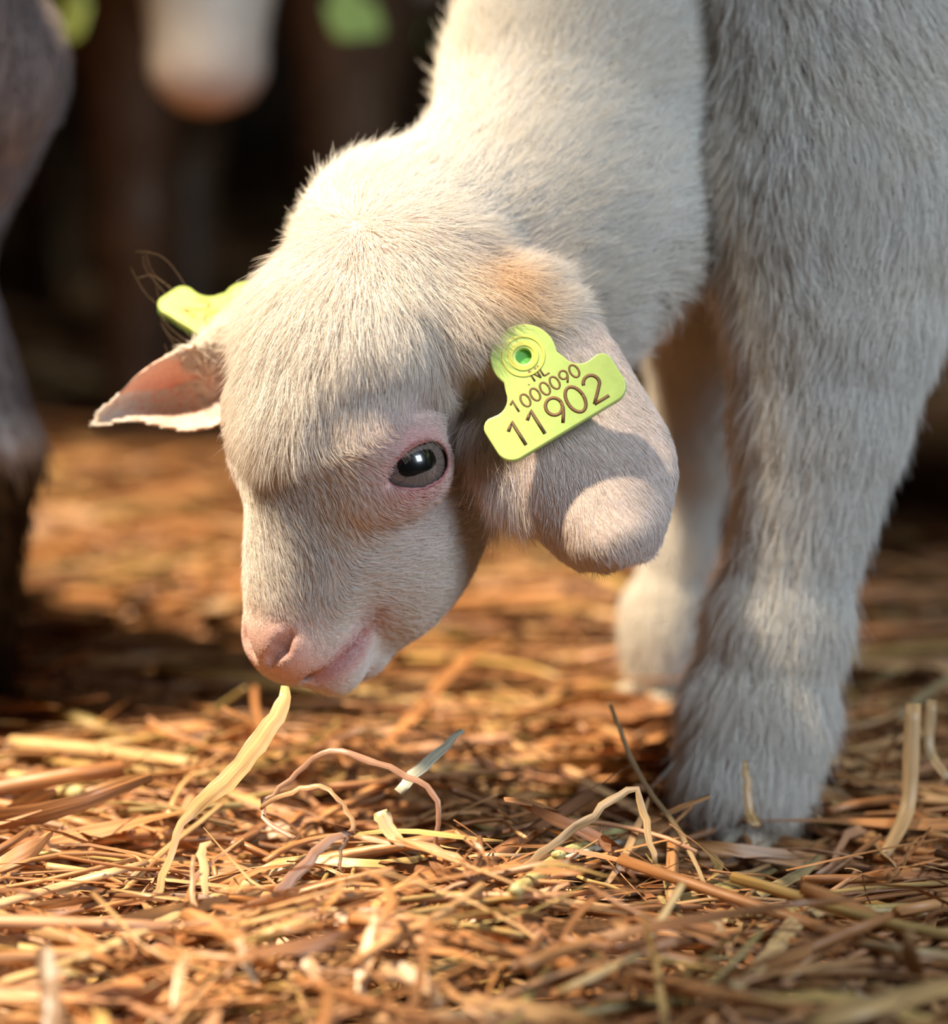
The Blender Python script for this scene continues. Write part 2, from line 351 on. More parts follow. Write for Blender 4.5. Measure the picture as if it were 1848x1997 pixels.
# straws that stand out, each traced where it lies: (kind, points (px, py, depth mm or None = on the bedding), width px, tint, label)
GOLD, PALE, GREEN, RED, GREY, DARK = (0.58, 0.35, 0.145), (0.66, 0.46, 0.23), (0.55, 0.50, 0.22), (0.36, 0.19, 0.12), (0.50, 0.47, 0.36), (0.20, 0.11, 0.06)
HERO = [
 ('split_straw', [(556,1338,897),(545,1385,893),(505,1445,889),(445,1520,885),(385,1573,882),(350,1612,880),(330,1680,876),(292,1765,868),(265,1815,860)], [16,34,42,40,30,14,14,18,10], 0.10, GOLD, 'flat golden straw blade hanging from the mouth of the white kid'),
 ('dried_leaf', [(845,1690,880),(855,1600,880),(846,1545,881),(790,1512,883),(700,1475,886),(640,1462,888),(580,1505,889),(540,1540,889),(510,1575,888),(532,1612,884),(575,1634,880)], [8,10,12,13,14,12,12,11,10,12,10], 0.35, RED, 'thin brown dried leaf arching in a wide loop over the straw below the chin'),
 ('dried_leaf', [(508,1578,886),(550,1550,884),(620,1532,882),(655,1555,880),(685,1595,878),(688,1620,876),(665,1655,874),(664,1700,872)], [8,11,12,12,12,11,9,7], 0.35, (0.50,0.28,0.14), 'small inner curl of dried brown leaf inside the wide looping leaf'),
 ('split_straw', [(690,1622,874),(640,1640,872),(590,1690,868),(540,1750,862),(512,1785,856),(450,1845,846)], [10,18,24,26,18,10], 0.15, RED, 'reddish brown curved blade leaning down from the looping dried leaf'),
 ('split_straw', [(690,1632,872),(760,1638,870),(860,1658,868),(925,1692,862)], [8,18,20,10], 0.15, (0.55,0.30,0.15), 'orange brown blade running sideways under the looping dried leaf'),
 ('cut_straw', [(140,1876,None),(300,1806,None),(480,1722,None),(570,1688,None)], [26,28,28,22], 0.45, PALE, 'broad bright flattened straw stem lying slantwise beneath the hanging golden blade'),
 ('cut_straw', [(1004,1738,None),(1060,1698,None),(1114,1654,None)], [30,31,31], 0.85, (0.68,0.56,0.24), 'thick yellow cut straw stem pointing up from the lit heap towards the shade'),
 ('cut_straw', [(1085,1668,None),(1160,1640,None),(1224,1612,None)], [26,27,24], 0.7, GREEN, 'pale green straw stem with a split end in the shade behind the yellow cut stem'),
 ('cut_straw', [(1110,1672,None),(1160,1655,None),(1212,1642,None)], [16,17,16], 0.6, (0.70,0.66,0.55), 'short whitish straw stem just below the pale green stem'),
 ('split_straw', [(1020,1694,872),(1124,1612,878),(1190,1562,882),(1236,1538,884),(1244,1550,884),(1256,1590,882),(1277,1685,876)], [16,18,16,14,14,16,10], 0.2, (0.48,0.31,0.15), 'bent blade folded to a sharp peak in front of the fluffy foreleg'),
 ('cut_straw', [(1085,1936,None),(1165,1900,None),(1244,1862,None)], [18,20,20], 0.6, PALE, 'pale lower piece of a kinked straw in the near dark gap'),
 ('cut_straw', [(1244,1862,812),(1290,1790,820),(1330,1724,828)], [20,18,16], 0.6, PALE, 'shiny straw sticking up steeply from the near dark gap'),
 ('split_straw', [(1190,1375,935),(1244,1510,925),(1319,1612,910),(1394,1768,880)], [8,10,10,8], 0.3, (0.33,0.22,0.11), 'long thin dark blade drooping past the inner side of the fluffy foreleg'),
 ('split_straw', [(1452,1483,935),(1456,1530,934),(1462,1580,932),(1476,1612,928)], [9,18,20,26], 0.2, (0.55,0.33,0.14), 'short upright orange blade standing in front of the fluffy hoof'),
 ('cut_straw', [(1780,1372,945),(1776,1480,943),(1768,1580,940),(1722,1672,925)], [30,32,30,26], 0.35, (0.56,0.35,0.17), 'upright flat straw beside the fluffy foreleg, the taller of a pair'),
 ('cut_straw', [(1816,1365,950),(1812,1460,948),(1850,1520,942)], [22,24,22], 0.35, (0.50,0.32,0.16), 'shorter upright straw with a bent foot beside the taller upright straw'),
 ('split_straw', [(1430,1925,None),(1512,1852,None),(1540,1806,None),(1580,1785,None),(1630,1765,None)], [28,38,34,30,26], 0.2, (0.58,0.40,0.20), 'wide wrinkled blade bent upward at its middle in the near right straw'),
 ('cut_straw', [(1420,1783,None),(1630,1776,None),(1860,1768,None)], [24,26,26], 0.6, (0.62,0.46,0.19), 'long yellow straw lying level below the fluffy hoof'),
 ('cut_straw', [(1674,1842,None),(1760,1852,None),(1860,1868,None)], [22,22,22], 0.7, PALE, 'pale cut straw stem lying level under the long yellow straw'),
 ('cut_straw', [(1560,2002,None),(1700,1962,None),(1870,1918,None)], [50,54,54], 0.4, GOLD, 'big soft focus golden straw slanting up at the lower right corner'),
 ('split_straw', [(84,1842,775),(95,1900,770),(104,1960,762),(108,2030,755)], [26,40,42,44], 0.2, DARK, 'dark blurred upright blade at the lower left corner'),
 ('cut_straw', [(-20,1768,None),(120,1728,None),(215,1702,None),(285,1682,None)], [24,24,22,16], 0.6, (0.70,0.45,0.25), 'long straw sloping up from the left side of the lit litter'),
 ('split_straw', [(742,1582,872),(758,1612,871),(788,1650,868)], [30,32,16], 0.15, PALE, 'stubby torn blade standing on end beside the looping dried leaf'),
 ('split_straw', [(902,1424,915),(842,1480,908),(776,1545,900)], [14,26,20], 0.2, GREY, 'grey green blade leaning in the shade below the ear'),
 ('cut_straw', [(20,1448,None),(190,1464,None),(385,1490,None)], [34,36,32], 0.7, (0.72,0.46,0.22), 'thick long straw lying level in the back left litter'),
 ('cut_straw', [(15,1515,None),(80,1530,None),(150,1546,None)], [34,36,34], 0.7, (0.76,0.60,0.28), 'short yellow straw lying below the thick level straw at back left'),
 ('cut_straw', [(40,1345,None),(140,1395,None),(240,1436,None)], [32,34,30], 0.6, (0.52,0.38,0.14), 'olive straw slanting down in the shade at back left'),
 ('cut_straw', [(484,1836,None),(545,1816,None),(610,1800,None)], [24,25,24], 0.85, (0.62,0.52,0.22), 'stubby olive yellow stem lying in the middle of the near heap'),
 ('cut_straw', [(395,1822,None),(540,1786,None),(705,1742,None)], [14,15,12], 0.7, GOLD, 'slim long straw crossing just above the stubby olive yellow stem'),
 ('cut_straw', [(-20,1922,None),(80,1894,None),(180,1860,None)], [22,22,20], 0.6, PALE, 'pale straw lying at the left side of the nearest litter'),
 ('split_straw', [(412,1642,870),(392,1652,868),(396,1690,862),(402,1748,852)], [8,18,20,14], 0.15, (0.66,0.42,0.22), 'short blade hooked over and hanging down in the lit litter'),
 ('split_straw', [(378,1668,858),(376,1740,852),(384,1800,842),(382,1858,832)], [8,10,12,8], 0.3, (0.45,0.25,0.13), 'thin brown thread of leaf standing beside the hooked hanging blade'),
 ('split_straw', [(592,1850,800),(605,1890,797),(640,1950,790)], [18,24,12], 0.15, (0.62,0.36,0.20), 'soft pink brown blade in the near heap leaning away from the pale leaning blade'),
 ('split_straw', [(730,1778,808),(716,1850,802),(704,1945,792)], [10,26,20], 0.15, (0.64,0.42,0.25), 'pale leaning blade standing up in the near heap'),
 ('split_straw', [(365,1860,790),(350,1905,786),(340,1975,778)], [14,24,14], 0.15, (0.60,0.38,0.20), 'blurred short blade standing at the front of the litter'),
 ('split_straw', [(465,1830,800),(478,1870,797),(500,1920,792)], [16,24,10], 0.15, (0.60,0.38,0.22), 'small blade leaning in front of the stubby olive yellow stem'),
 ('split_straw', [(740,1890,790),(810,1900,786),(860,1960,780)], [20,40,26], 0.15, (0.66,0.40,0.22), 'broad curved husk lying at the front of the near heap'),
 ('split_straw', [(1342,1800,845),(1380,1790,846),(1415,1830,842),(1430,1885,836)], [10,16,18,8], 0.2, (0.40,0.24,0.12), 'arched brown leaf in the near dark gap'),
 ('split_straw', [(1640,1600,None),(1690,1625,None),(1745,1690,None)], [18,26,14], 0.2, (0.60,0.36,0.18), 'curved orange blade lying beside the upright straws'),
 ('split_straw', [(1480,1745,None),(1560,1700,None),(1600,1668,None)], [20,24,10], 0.2, (0.48,0.34,0.16), 'olive brown blade leaning up in the litter right of the fluffy hoof'),
]
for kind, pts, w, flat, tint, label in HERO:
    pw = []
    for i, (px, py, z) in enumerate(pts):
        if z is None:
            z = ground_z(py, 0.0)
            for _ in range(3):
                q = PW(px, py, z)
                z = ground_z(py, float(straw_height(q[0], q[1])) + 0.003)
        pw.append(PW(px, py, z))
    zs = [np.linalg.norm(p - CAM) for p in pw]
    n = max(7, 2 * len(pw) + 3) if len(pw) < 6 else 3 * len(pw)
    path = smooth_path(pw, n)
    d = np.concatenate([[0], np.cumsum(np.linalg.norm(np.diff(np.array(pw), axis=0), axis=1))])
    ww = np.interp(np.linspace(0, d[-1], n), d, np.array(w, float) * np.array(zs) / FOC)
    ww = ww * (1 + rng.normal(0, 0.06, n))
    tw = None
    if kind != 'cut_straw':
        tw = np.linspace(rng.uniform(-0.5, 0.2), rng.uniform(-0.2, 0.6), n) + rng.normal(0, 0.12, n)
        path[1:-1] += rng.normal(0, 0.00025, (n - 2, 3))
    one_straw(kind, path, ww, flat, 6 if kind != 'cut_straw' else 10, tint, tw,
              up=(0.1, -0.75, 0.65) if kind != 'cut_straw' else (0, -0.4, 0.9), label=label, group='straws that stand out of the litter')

# loose straws on top of the heap, one object each
TONES = ['orange', 'red brown', 'pale', 'dark brown', 'yellow', 'blackish', 'pinkish', 'olive']
def place_words(c):
    q = (c - CAM) @ C2W.T
    px, py = q[0] / q[2] * FOC + 924, q[1] / q[2] * FOC + 998.5
    if py > 1880: side = 'at the litter front'
    elif py > 1740: side = 'in the near litter'
    elif py > 1600: side = 'in the mid litter'
    elif py > 1480: side = 'level with the fluffy hoof'
    else: side = 'back behind the chin'
    if px < 330: far = 'by the left edge'
    elif px < 620: far = 'below the nose'
    elif px < 930: far = 'below the eye'
    elif px < 1260: far = 'below the tagged ear'
    elif px < 1620: far = 'below the foreleg'
    else: far = 'by the right edge'
    return side + ' ' + far
def loose(n, kind, noun, group, length, width, xr, yr, tilt, curl, depth):
    b = random_straws(n, xr, yr, length, width, depth, tilt, 7, curl, where=near)
    seen = set()
    for i in range(len(b[0])):
        flat = float(rng.uniform(0.6, 0.9)) if kind == 'cut_straw' else float(rng.uniform(0.1, 0.2))
        w = b[1][i] * 2
        if kind == 'cut_straw': w = np.full_like(w, w.max())
        k = int(rng.choice(len(STRAW_COLS), p=[.2, .2, .13, .16, .08, .09, .1, .04]))
        ln = np.linalg.norm(b[0][i][-1] - b[0][i][0])
        size = 'tiny' if ln < 0.02 else 'short' if ln < 0.04 else 'middling' if ln < 0.065 else 'long'
        label = size + ' ' + TONES[k] + ' ' + noun + ' ' + place_words(b[0][i].mean(0))
        if label in seen: continue
        seen.add(label)
        one_straw(kind, b[0][i], w, flat, 6, STRAW_COLS[k] * rng.uniform(0.9, 1.1), b[4][i], up=(0, 0.05, 1), label=label, group=group)
loose(150, 'cut_straw', 'cut straw', 'loose cut straws on the litter', (0.035, 0.085), (0.0024, 0.0042), (-0.2, 0.2), (0.66, 1.0), 8, 0.12, (0.95, 1.15))
loose(230, 'split_straw', 'split curled straw', 'loose split straws on the litter', (0.02, 0.06), (0.0022, 0.0048), (-0.2, 0.2), (0.66, 1.0), 22, 0.8, (0.95, 1.25))

# ------------------------------------------------------------------ sculpting with distance fields
class Field:
    def __init__(self, xs, ys, zs):
        self.ax = [np.asarray(a, np.float32) for a in (xs, ys, zs)]
        self.D = np.full([len(a) for a in self.ax], 60.0, np.float32)
    def region(self, lo, hi):
        sl = []
        for a, l, h in zip(self.ax, lo, hi):
            i = max(np.searchsorted(a, l) - 1, 0); j = min(np.searchsorted(a, h) + 1, len(a))
            if j <= i: return None
            sl.append(slice(i, j))
        return tuple(sl)
    def apply(self, fn, lo, hi, k, sub=False):
        sl = self.region(lo, hi)
        if sl is None: return
        X = self.ax[0][sl[0]][:, None, None]; Y = self.ax[1][sl[1]][None, :, None]; Z = self.ax[2][sl[2]][None, None, :]
        d = fn(X, Y, Z).astype(np.float32)
        D = self.D[sl]
        if sub:
            h = np.clip(0.5 - 0.5 * (D + d) / k, 0, 1)
            self.D[sl] = D * (1 - h) - d * h + k * h * (1 - h)
        else:
            h = np.clip(0.5 + 0.5 * (D - d) / k, 0, 1)
            self.D[sl] = D * (1 - h) + d * h - k * h * (1 - h)
    def cone(self, a, b, ra, rb, k=8, sub=False):
        a = np.asarray(a, np.float32); b = np.asarray(b, np.float32)
        ba = b - a; L2 = max(float(ba @ ba), 1e-6); m = max(ra, rb) + k + 5
        def fn(X, Y, Z):
            px, py, pz = X - a[0], Y - a[1], Z - a[2]
            h = np.clip((px * ba[0] + py * ba[1] + pz * ba[2]) / L2, 0, 1)
            return np.sqrt((px - h * ba[0]) ** 2 + (py - h * ba[1]) ** 2 + (pz - h * ba[2]) ** 2) - (ra + (rb - ra) * h)
        self.apply(fn, np.minimum(a, b) - m, np.maximum(a, b) + m, k, sub)
    def chain(self, pts, k=8):
        for (a, ra), (b, rb) in zip(pts[:-1], pts[1:]): self.cone(a, b, ra, rb, k)
    def ell(self, c, r, R=np.eye(3), k=8, sub=False):
        c = np.asarray(c, np.float32); R = np.asarray(R, np.float32); m = max(r) + k + 5
        def fn(X, Y, Z):
            px, py, pz = X - c[0], Y - c[1], Z - c[2]
            q = [(px * R[i, 0] + py * R[i, 1] + pz * R[i, 2]) / r[i] for i in range(3)]
            k0 = np.sqrt(q[0] ** 2 + q[1] ** 2 + q[2] ** 2)
            k1 = np.sqrt((q[0] / r[0]) ** 2 + (q[1] / r[1]) ** 2 + (q[2] / r[2]) ** 2)
            return k0 * (k0 - 1) / np.maximum(k1, 1e-6)
        self.apply(fn, c - m, c + m, k, sub)
    def mesh(self):
        """naive surface nets on the (uneven) grid"""
        D = self.D; S = D < 0
        n = np.array(D.shape) - 1
        cnt = np.zeros(n, np.int8)
        corners = [(i, j, k) for i in (0, 1) for j in (0, 1) for k in (0, 1)]
        for i, j, k in corners: cnt += S[i:i + n[0], j:j + n[1], k:k + n[2]]
        act = np.argwhere((cnt > 0) & (cnt < 8))
        idm = np.full(n, -1, np.int32); idm[tuple(act.T)] = np.arange(len(act))
        vals = {c: D[act[:, 0] + c[0], act[:, 1] + c[1], act[:, 2] + c[2]] for c in corners}
        pos = {0: lambda c: np.stack([self.ax[q][act[:, q] + c[q]] for q in range(3)], -1)}[0]
        acc = np.zeros((len(act), 3)); num = np.zeros(len(act))
        for c in corners:
            for ax in range(3):
                if c[ax] == 0:
                    e = list(c); e[ax] = 1; e = tuple(e)
                    va, vb = vals[c], vals[e]
                    m = (va < 0) != (vb < 0)
                    t = np.where(m, va / np.where(m, va - vb, 1), 0)
                    p = pos(c) * (1 - t)[:, None] + pos(e) * t[:, None]
                    acc += np.where(m[:, None], p, 0); num += m
        V = acc / num[:, None]
        quads = []
        for ax in range(3):
            lo = [slice(None)] * 3; hi = [slice(None)] * 3
            lo[ax] = slice(0, -1); hi[ax] = slice(1, None)
            a, b = S[tuple(lo)], S[tuple(hi)]
            e = np.argwhere(a != b)
            u, v = (ax + 1) % 3, (ax + 2) % 3
            ok = (e[:, u] > 0) & (e[:, v] > 0) & (e[:, u] < n[u]) & (e[:, v] < n[v])
            e = e[ok]
            flip = a[tuple(e.T)]
            def cell(du, dv):
                q = e.copy(); q[:, u] -= du; q[:, v] -= dv
                return idm[tuple(q.T)]
            qd = np.stack([cell(1, 1), cell(0, 1), cell(0, 0), cell(1, 0)], -1)
            qd[~flip] = qd[~flip][:, ::-1]
            quads.append(qd)
        Q = np.concatenate(quads)
        return V, Q[(Q >= 0).all(1)]
def relax(V, Q, it=2, lam=0.5):
    e = np.concatenate([Q[:, [0, 1]], Q[:, [1, 2]], Q[:, [2, 3]], Q[:, [3, 0]]])
    deg = np.bincount(e[:, 0], minlength=len(V)) + np.bincount(e[:, 1], minlength=len(V))
    for _ in range(it):
        A = np.stack([np.bincount(e[:, 0], V[e[:, 1], q], len(V)) + np.bincount(e[:, 1], V[e[:, 0], q], len(V)) for q in range(3)], -1)
        V = V * (1 - lam) + A / np.maximum(deg, 1)[:, None] * lam
    return V
def vert_normals(V, Q):
    fn = np.cross(V[Q[:, 2]] - V[Q[:, 0]], V[Q[:, 3]] - V[Q[:, 1]])
    N = np.zeros_like(V)
    for i in range(4):
        for q in range(3): N[:, q] += np.bincount(Q[:, i], fn[:, q], len(V))
    return nrm(N)
def axis(lo, f0, f1, hi, fine, coarse):
    a = [f1]; s = fine
    up = [f1]
    while up[-1] < hi: s = min(s * 1.06, coarse); up.append(up[-1] + s)
    dn = [f0]; s = fine
    while dn[-1] > lo: s = min(s * 1.06, coarse); dn.append(dn[-1] - s)
    return np.concatenate([dn[::-1], np.arange(f0 + fine, f1 - fine * 0.5, fine), up])
def g(p, c, r):                             # soft spot weight around point c, radius r
    return np.exp(-np.sum((p - np.asarray(c)) ** 2, -1) / (r * r))
def sstep(x, a, b):
    t = np.clip((x - a) / (b - a), 0, 1); return t * t * (3 - 2 * t)

# ------------------------------------------------------------------ the white kid (camera millimetres)
# head frame: l towards the kid's left, n from the poll down the face to the nose, o out of the face
n_ax = nrm(np.array([-0.175, 0.972, 0.10]))
yaw = math.radians(43)
o_ax = np.array([-math.sin(yaw), 0.0, -math.cos(yaw)]); o_ax = nrm(o_ax - n_ax * (o_ax @ n_ax))
l_ax = np.cross(o_ax, n_ax); l_ax = nrm(l_ax if l_ax[0] > 0 else -l_ax)
HF = np.stack([l_ax, n_ax, o_ax])           # rows
H0 = P(540, 868, 893)
def H(l, n, o): return H0 + l * l_ax + n * n_ax + o * o_ax
def to_head(p): return (p - H0) @ HF.T

F = Field(axis(-118, -104, 58, 470, 0.9, 3.6), axis(-235, -98, 50, 105, 0.9, 3.4), axis(850, 862, 962, 1165, 0.9, 3.4))
# trunk, neck, legs
F.cone(P(1500, -330, 1030), np.array([400, -190, 1085]), 72, 78, 20)
F.chain([(P(762, 492, 930), 23), (P(1045, 415, 962), 33), (P(1185, 150, 998), 43), (P(1340, -130, 1030), 58)], 12)
F.chain([(P(1085, 560, 955), 24), (P(1190, 440, 970), 25), (P(1270, 260, 1000), 33), (P(1420, 20, 1020), 48)], 12)
F.chain([(P(1660, 60, 985), 50), (P(1640, 380, 972), 38), (P(1625, 600, 968), 27), (P(1600, 800, 968), 20.5), (P(1578, 940, 968), 17)], 10)
F.chain([(P(1578, 940, 968), 17), (P(1560, 1030, 969), 15), (P(1520, 1200, 971), 16.5), (P(1480, 1380, 972), 18), (P(1455, 1500, 970), 17.5)], 6)
F.chain([(P(1390, 330, 1075), 30), (P(1370, 620, 1088), 17), (P(1352, 880, 1094), 11.5), (P(1325, 1060, 1097), 8.5), (P(1298, 1170, 1099), 9), (P(1285, 1225, 1100), 9), (P(1277, 1272, 1101), 8.5)], 8)
# hind legs (outside the frame)
for z in (1035, 1125):
    F.chain([(np.array([385, -150, z]), 46), (np.array([365, -80, z]), 34), (np.array([395, -20, z]), 17), (np.array([385, 40, z]), 12), (np.array([380, 74, z]), 13)], 10)
F.chain([(np.array([455, -215, 1085]), 16), (np.array([478, -230, 1088]), 9)], 8)
# head
F.ell(H(0, -32, -30), (30.5, 34, 31), HF, 10)
F.ell(H(0, -20, -13), (29, 26, 17.5), HF, 8)
F.cone(H(0, -45, -40), P(762, 492, 930), 25, 23, 10)
for s in (1, -1):
    F.ell(H(s * 20, 2, -18), (12, 13, 12), HF, 7)
    F.ell(H(s * 21, -7, -12), (10.5, 10, 9), HF, 6)
    F.ell(H(s * 15, 16, -41), (13, 26, 20), HF, 8)
    F.cone(H(s * 12, 5, -53), H(s * 7, 38, -45), 12.5, 10.5, 14)
    F.cone(H(s * 7, 38, -45), H(s * 4, 51, -41), 10, 8, 6)
F.cone(H(0, -2, -17), H(0, 46, -19), 20, 14.5, 13)
F.ell(H(0, 53, -18), (14, 10.5, 11), HF, 5)
for s in (1, -1):
    F.ell(H(s * 7, 54, -28), (9, 11, 9), HF, 4)
F.ell(H(0, 53, -41), (9.5, 9.5, 7.5), HF, 4)

def field_depth(px, py, z0=850, z1=960):    # where the view ray of a pixel enters the sculpture
    for z in np.arange(z0, z1, 0.5):
        p = P(px, py, z)
        i = [int(np.argmin(np.abs(F.ax[q] - p[q]))) for q in range(3)]
        if F.D[tuple(i)] < 0: return z
    return z1
def on_head(px, py): return to_head(P(px, py, field_depth(px, py)))
MOUTH_L = [on_head(*q) for q in ((738, 1188), (708, 1242), (668, 1290), (618, 1322))]
MOUTH_L[-1][0] = max(MOUTH_L[-1][0], 2.0)
NOSTRIL_L = [on_head(*q) for q in ((566, 1238), (548, 1264), (524, 1290))]
MIR = [np.array([q, 1.0, 1.0]) for q in (1, -1)]
MOUTH = [[H0 + (q * m) @ HF for q in MOUTH_L] for m in MIR]
NOSTRIL = [[H0 + (q * m) @ HF for q in NOSTRIL_L] for m in MIR]
print('mouth', MOUTH_L, NOSTRIL_L)
for mp, np_ in zip(MOUTH, NOSTRIL):
    for a, b, r0, r1 in zip(mp[:-1], mp[1:], (0.2, 0.9, 1.3), (0.9, 1.3, 1.5)): F.cone(a, b, r0, r1, 2.2, True)
    F.cone(np_[0], np_[1], 1.0, 2.0, 1.5, True)
    F.cone(np_[1], np_[2], 2.0, 1.0, 1.5, True)
F.cone(MOUTH[0][-1], MOUTH[1][-1], 1.5, 1.5, 2.6, True)
F.cone(H(0, 65, -15), H(0, 66, -28), 0.9, 0.9, 1.5, True)

# eyes: place the left one where it is seen, mirror for the right one
ez = field_depth(815, 908)
print('eye depth', ez)
eye_s = to_head(P(815, 908, ez))
gaze_l = to_head(H0 + nrm(np.array([0.42, -0.02, -0.90])))      # gaze in head axes
gaze_l = nrm(gaze_l)
EYES = []
slant_cam = nrm(np.array([0.93, -0.34, 0.12]))
slant_l = slant_cam @ HF.T
for s in (1, -1):
    m = np.array([s, 1, 1])
    gz = nrm((gaze_l * m) @ HF); sl = (slant_l * m) @ HF
    sl = nrm(sl - gz * (sl @ gz)); upv = np.cross(gz, sl); upv = upv if upv[1] < 0 else -upv
    c = H0 + (eye_s * m) @ HF - gz * 8.6
    EYES.append((s, c, gz, sl, upv))
    R = np.stack([sl, upv, gz])
    F.ell(c + gz * 0.2, (12.6, 11.8, 12.2), R, 5)
    F.ell(c - gz * 0.2 + upv * 7.6 + gz * 2.5, (12.5, 3.6, 6.5), R, 5)        # upper lid fold
    F.ell(c + gz * 10 + sl * 0.4, (9.5, 5.0, 8), R, 1.0, True)
    F.cone(c + gz * 10.2 - sl * 6, c + gz * 10.6 - sl * 12.5 - upv * 2.4, 2.4, 0.8, 1.0, True)
    F.ell(c, (11.15, 11.15, 11.15), R, 0.6, True)

# ears as bent sheets: u along, v across (mm)
def ear(E0, E1, z_of_u, us, vl, vr, wfun, thick, k):
    E0 = np.array(E0, float); E1 = np.array(E1, float)
    L = np.linalg.norm(E1 - E0); d = (E1 - E0) / L; pv = np.array([-d[1], d[0]])
    if pv[0] * 0.3 + (-pv[1]) * 0 < 0 and E1[0] > E0[0]: pv = -pv
    sc = 900.0 / FOC
    E0m = P(E0[0], E0[1], 900)[:2]
    us = np.array(us, float) * sc; vl = np.array(vl, float) * sc; vr = np.array(vr, float) * sc
    def coords(X, Y, Z):
        f = 900.0 / Z
        x = X * f - E0m[0]; y = Y * f - E0m[1]
        return x * d[0] + y * d[1], x * pv[0] + y * pv[1]
    def fn(X, Y, Z):
        u, v = coords(X, Y, Z)
        u, v = u[..., :], v
        a = np.interp(u, us, vl); b = np.interp(u, us, vr)
        mid = (a + b) / 2; hw = (b - a) / 2
        side = np.abs(v - mid) - hw
        end = np.maximum(u - us[-1], us[0] - u)
        out = np.maximum(side, end)
        zc = z_of_u(u) + wfun(u / us[-1], (v - mid) / np.maximum(hw, 1))
        th = thick(u / us[-1], (v - mid) / np.maximum(hw, 1))
        dz = np.abs(Z - zc) - th
        q = np.sqrt(np.maximum(out + 1.5, 0) ** 2 + np.maximum(dz + 1.5, 0) ** 2) + np.minimum(np.maximum(out, dz) + 1.5, 0) - 1.5
        return q * 0.8
    return fn, coords
# left ear, hanging, outer side to the viewer
eL_fn, eL_co = ear((1000, 575), (1170, 1100), lambda u: 902.5 - 24 * np.clip(u / 76, 0, 1) ** 1.2,
    [0, 53, 117, 150, 212, 266, 329, 385, 425, 470, 510, 545, 567],
    [-72, -80, -94, -112, -160, -176, -166, -138, -116, -94, -74, -48, -5],
    [70, 108, 146, 158, 172, 186, 202, 206, 198, 176, 152, 128, 104],
    lambda t, w: 11 * np.abs(w) ** 2.2 - 2.5 * (1 - w * w) * np.sin(t * 9) * 0.4 - 1.2 * np.exp(-((t - 0.90) / 0.06) ** 2) * np.clip(w + .6, 0, 1) + 4.0 * np.clip((t - 0.88) / 0.12, 0, 1) ** 2,
    lambda t, w: 2.4 + 2.0 * (1 - t), 8)
F.apply(eL_fn, P(850, 480, 900) - [6, 4, 28], P(1350, 1140, 900) + [6, 4, 40], 6)
F.cone(H(27, -40, -36), P(1015, 590, 912), 11, 10, 9)
# right ear, behind the head, inner side to the viewer
eR_fn, eR_co = ear((432, 720), (178, 827), lambda u: 948 + 0 * u,
    [-20, 20, 67, 117, 160, 196, 230, 255, 276],
    [-88, -96, -99, -82, -52, -26, -18, -13, -2],
    [60, 64, 68, 64, 54, 38, 26, 16, 2],
    lambda t, w: -9 * np.abs(w) ** 2.5 - 4 * np.clip(-w, 0, 1) ** 4, lambda t, w: 1.9 + 0.8 * np.abs(w) + 0 * t, 4)
F.apply(eR_fn, P(150, 580, 945) - [4, 4, 22], P(470, 870, 945) + [4, 4, 22], 3)
F.cone(H(-27, -40, -36), P(430, 705, 948), 9, 7, 6)

V, Q = F.mesh()
V = relax(V, Q, 2, 0.5)
del F.D
N = vert_normals(V, Q)
print('kid mesh', len(V), len(Q), N[np.argmin(V[:, 2])])

# regions and tints on the kid's surface (all in camera millimetres)
def regions(p):
    h = to_head(p)
    r = {}
    eu, ev = eL_co(p[:, 0], p[:, 1], p[:, 2])
    r['ear_l'] = sstep(eu, 6, 16) * (eu < 90) * (ev > -24) * (ev < 32) * (p[:, 2] < 918)
    ru, rv = eR_co(p[:, 0], p[:, 1], p[:, 2])
    r['ear_r'] = sstep(ru, 2, 8) * (np.abs(rv) < 18) * (p[:, 2] > 928)
    headness = np.clip(1 - np.maximum.reduce([np.abs(h[:, 0]) - 34, h[:, 1] * 0 - 60 - h[:, 1], -h[:, 2] - 66, np.zeros(len(p))]) / 12, 0, 1)
    r['head'] = headness * (1 - r['ear_l']) * (1 - r['ear_r'])
    r['h'] = h; r['eu'] = eu; r['ev'] = ev; r['ru'] = ru; r['rv'] = rv
    return r
LEG_TOP = P(1600, 560, 968)
ECS = [e[1] + e[2] * 11 for e in EYES]
BROW = [e[1] + e[2] * 11 + e[4] * 14 for e in EYES]
BROW_IN = [e[1] + e[2] * 13 + e[4] * 13 - e[3] * 14 for e in EYES]
NOSE = [q[1] * 0.7 + q[2] * 0.3 for q in NOSTRIL]
def mouth_w(p, r):
    w = np.zeros(len(p))
    for mp in MOUTH:
        for k, (a, b) in enumerate(zip(mp[:-1], mp[1:])):
            for f in (0, 0.33, 0.66, 1): w = np.maximum(w, g(p, a + (b - a) * f, r) * min(1, 0.3 + 0.5 * (k + f)))
    return np.clip(w * 1.3, 0, 1)
STAIN = P(942, 606, 902)
def eye_w(p, r):
    return np.maximum(g(p, ECS[0], r), g(p, ECS[1], r))
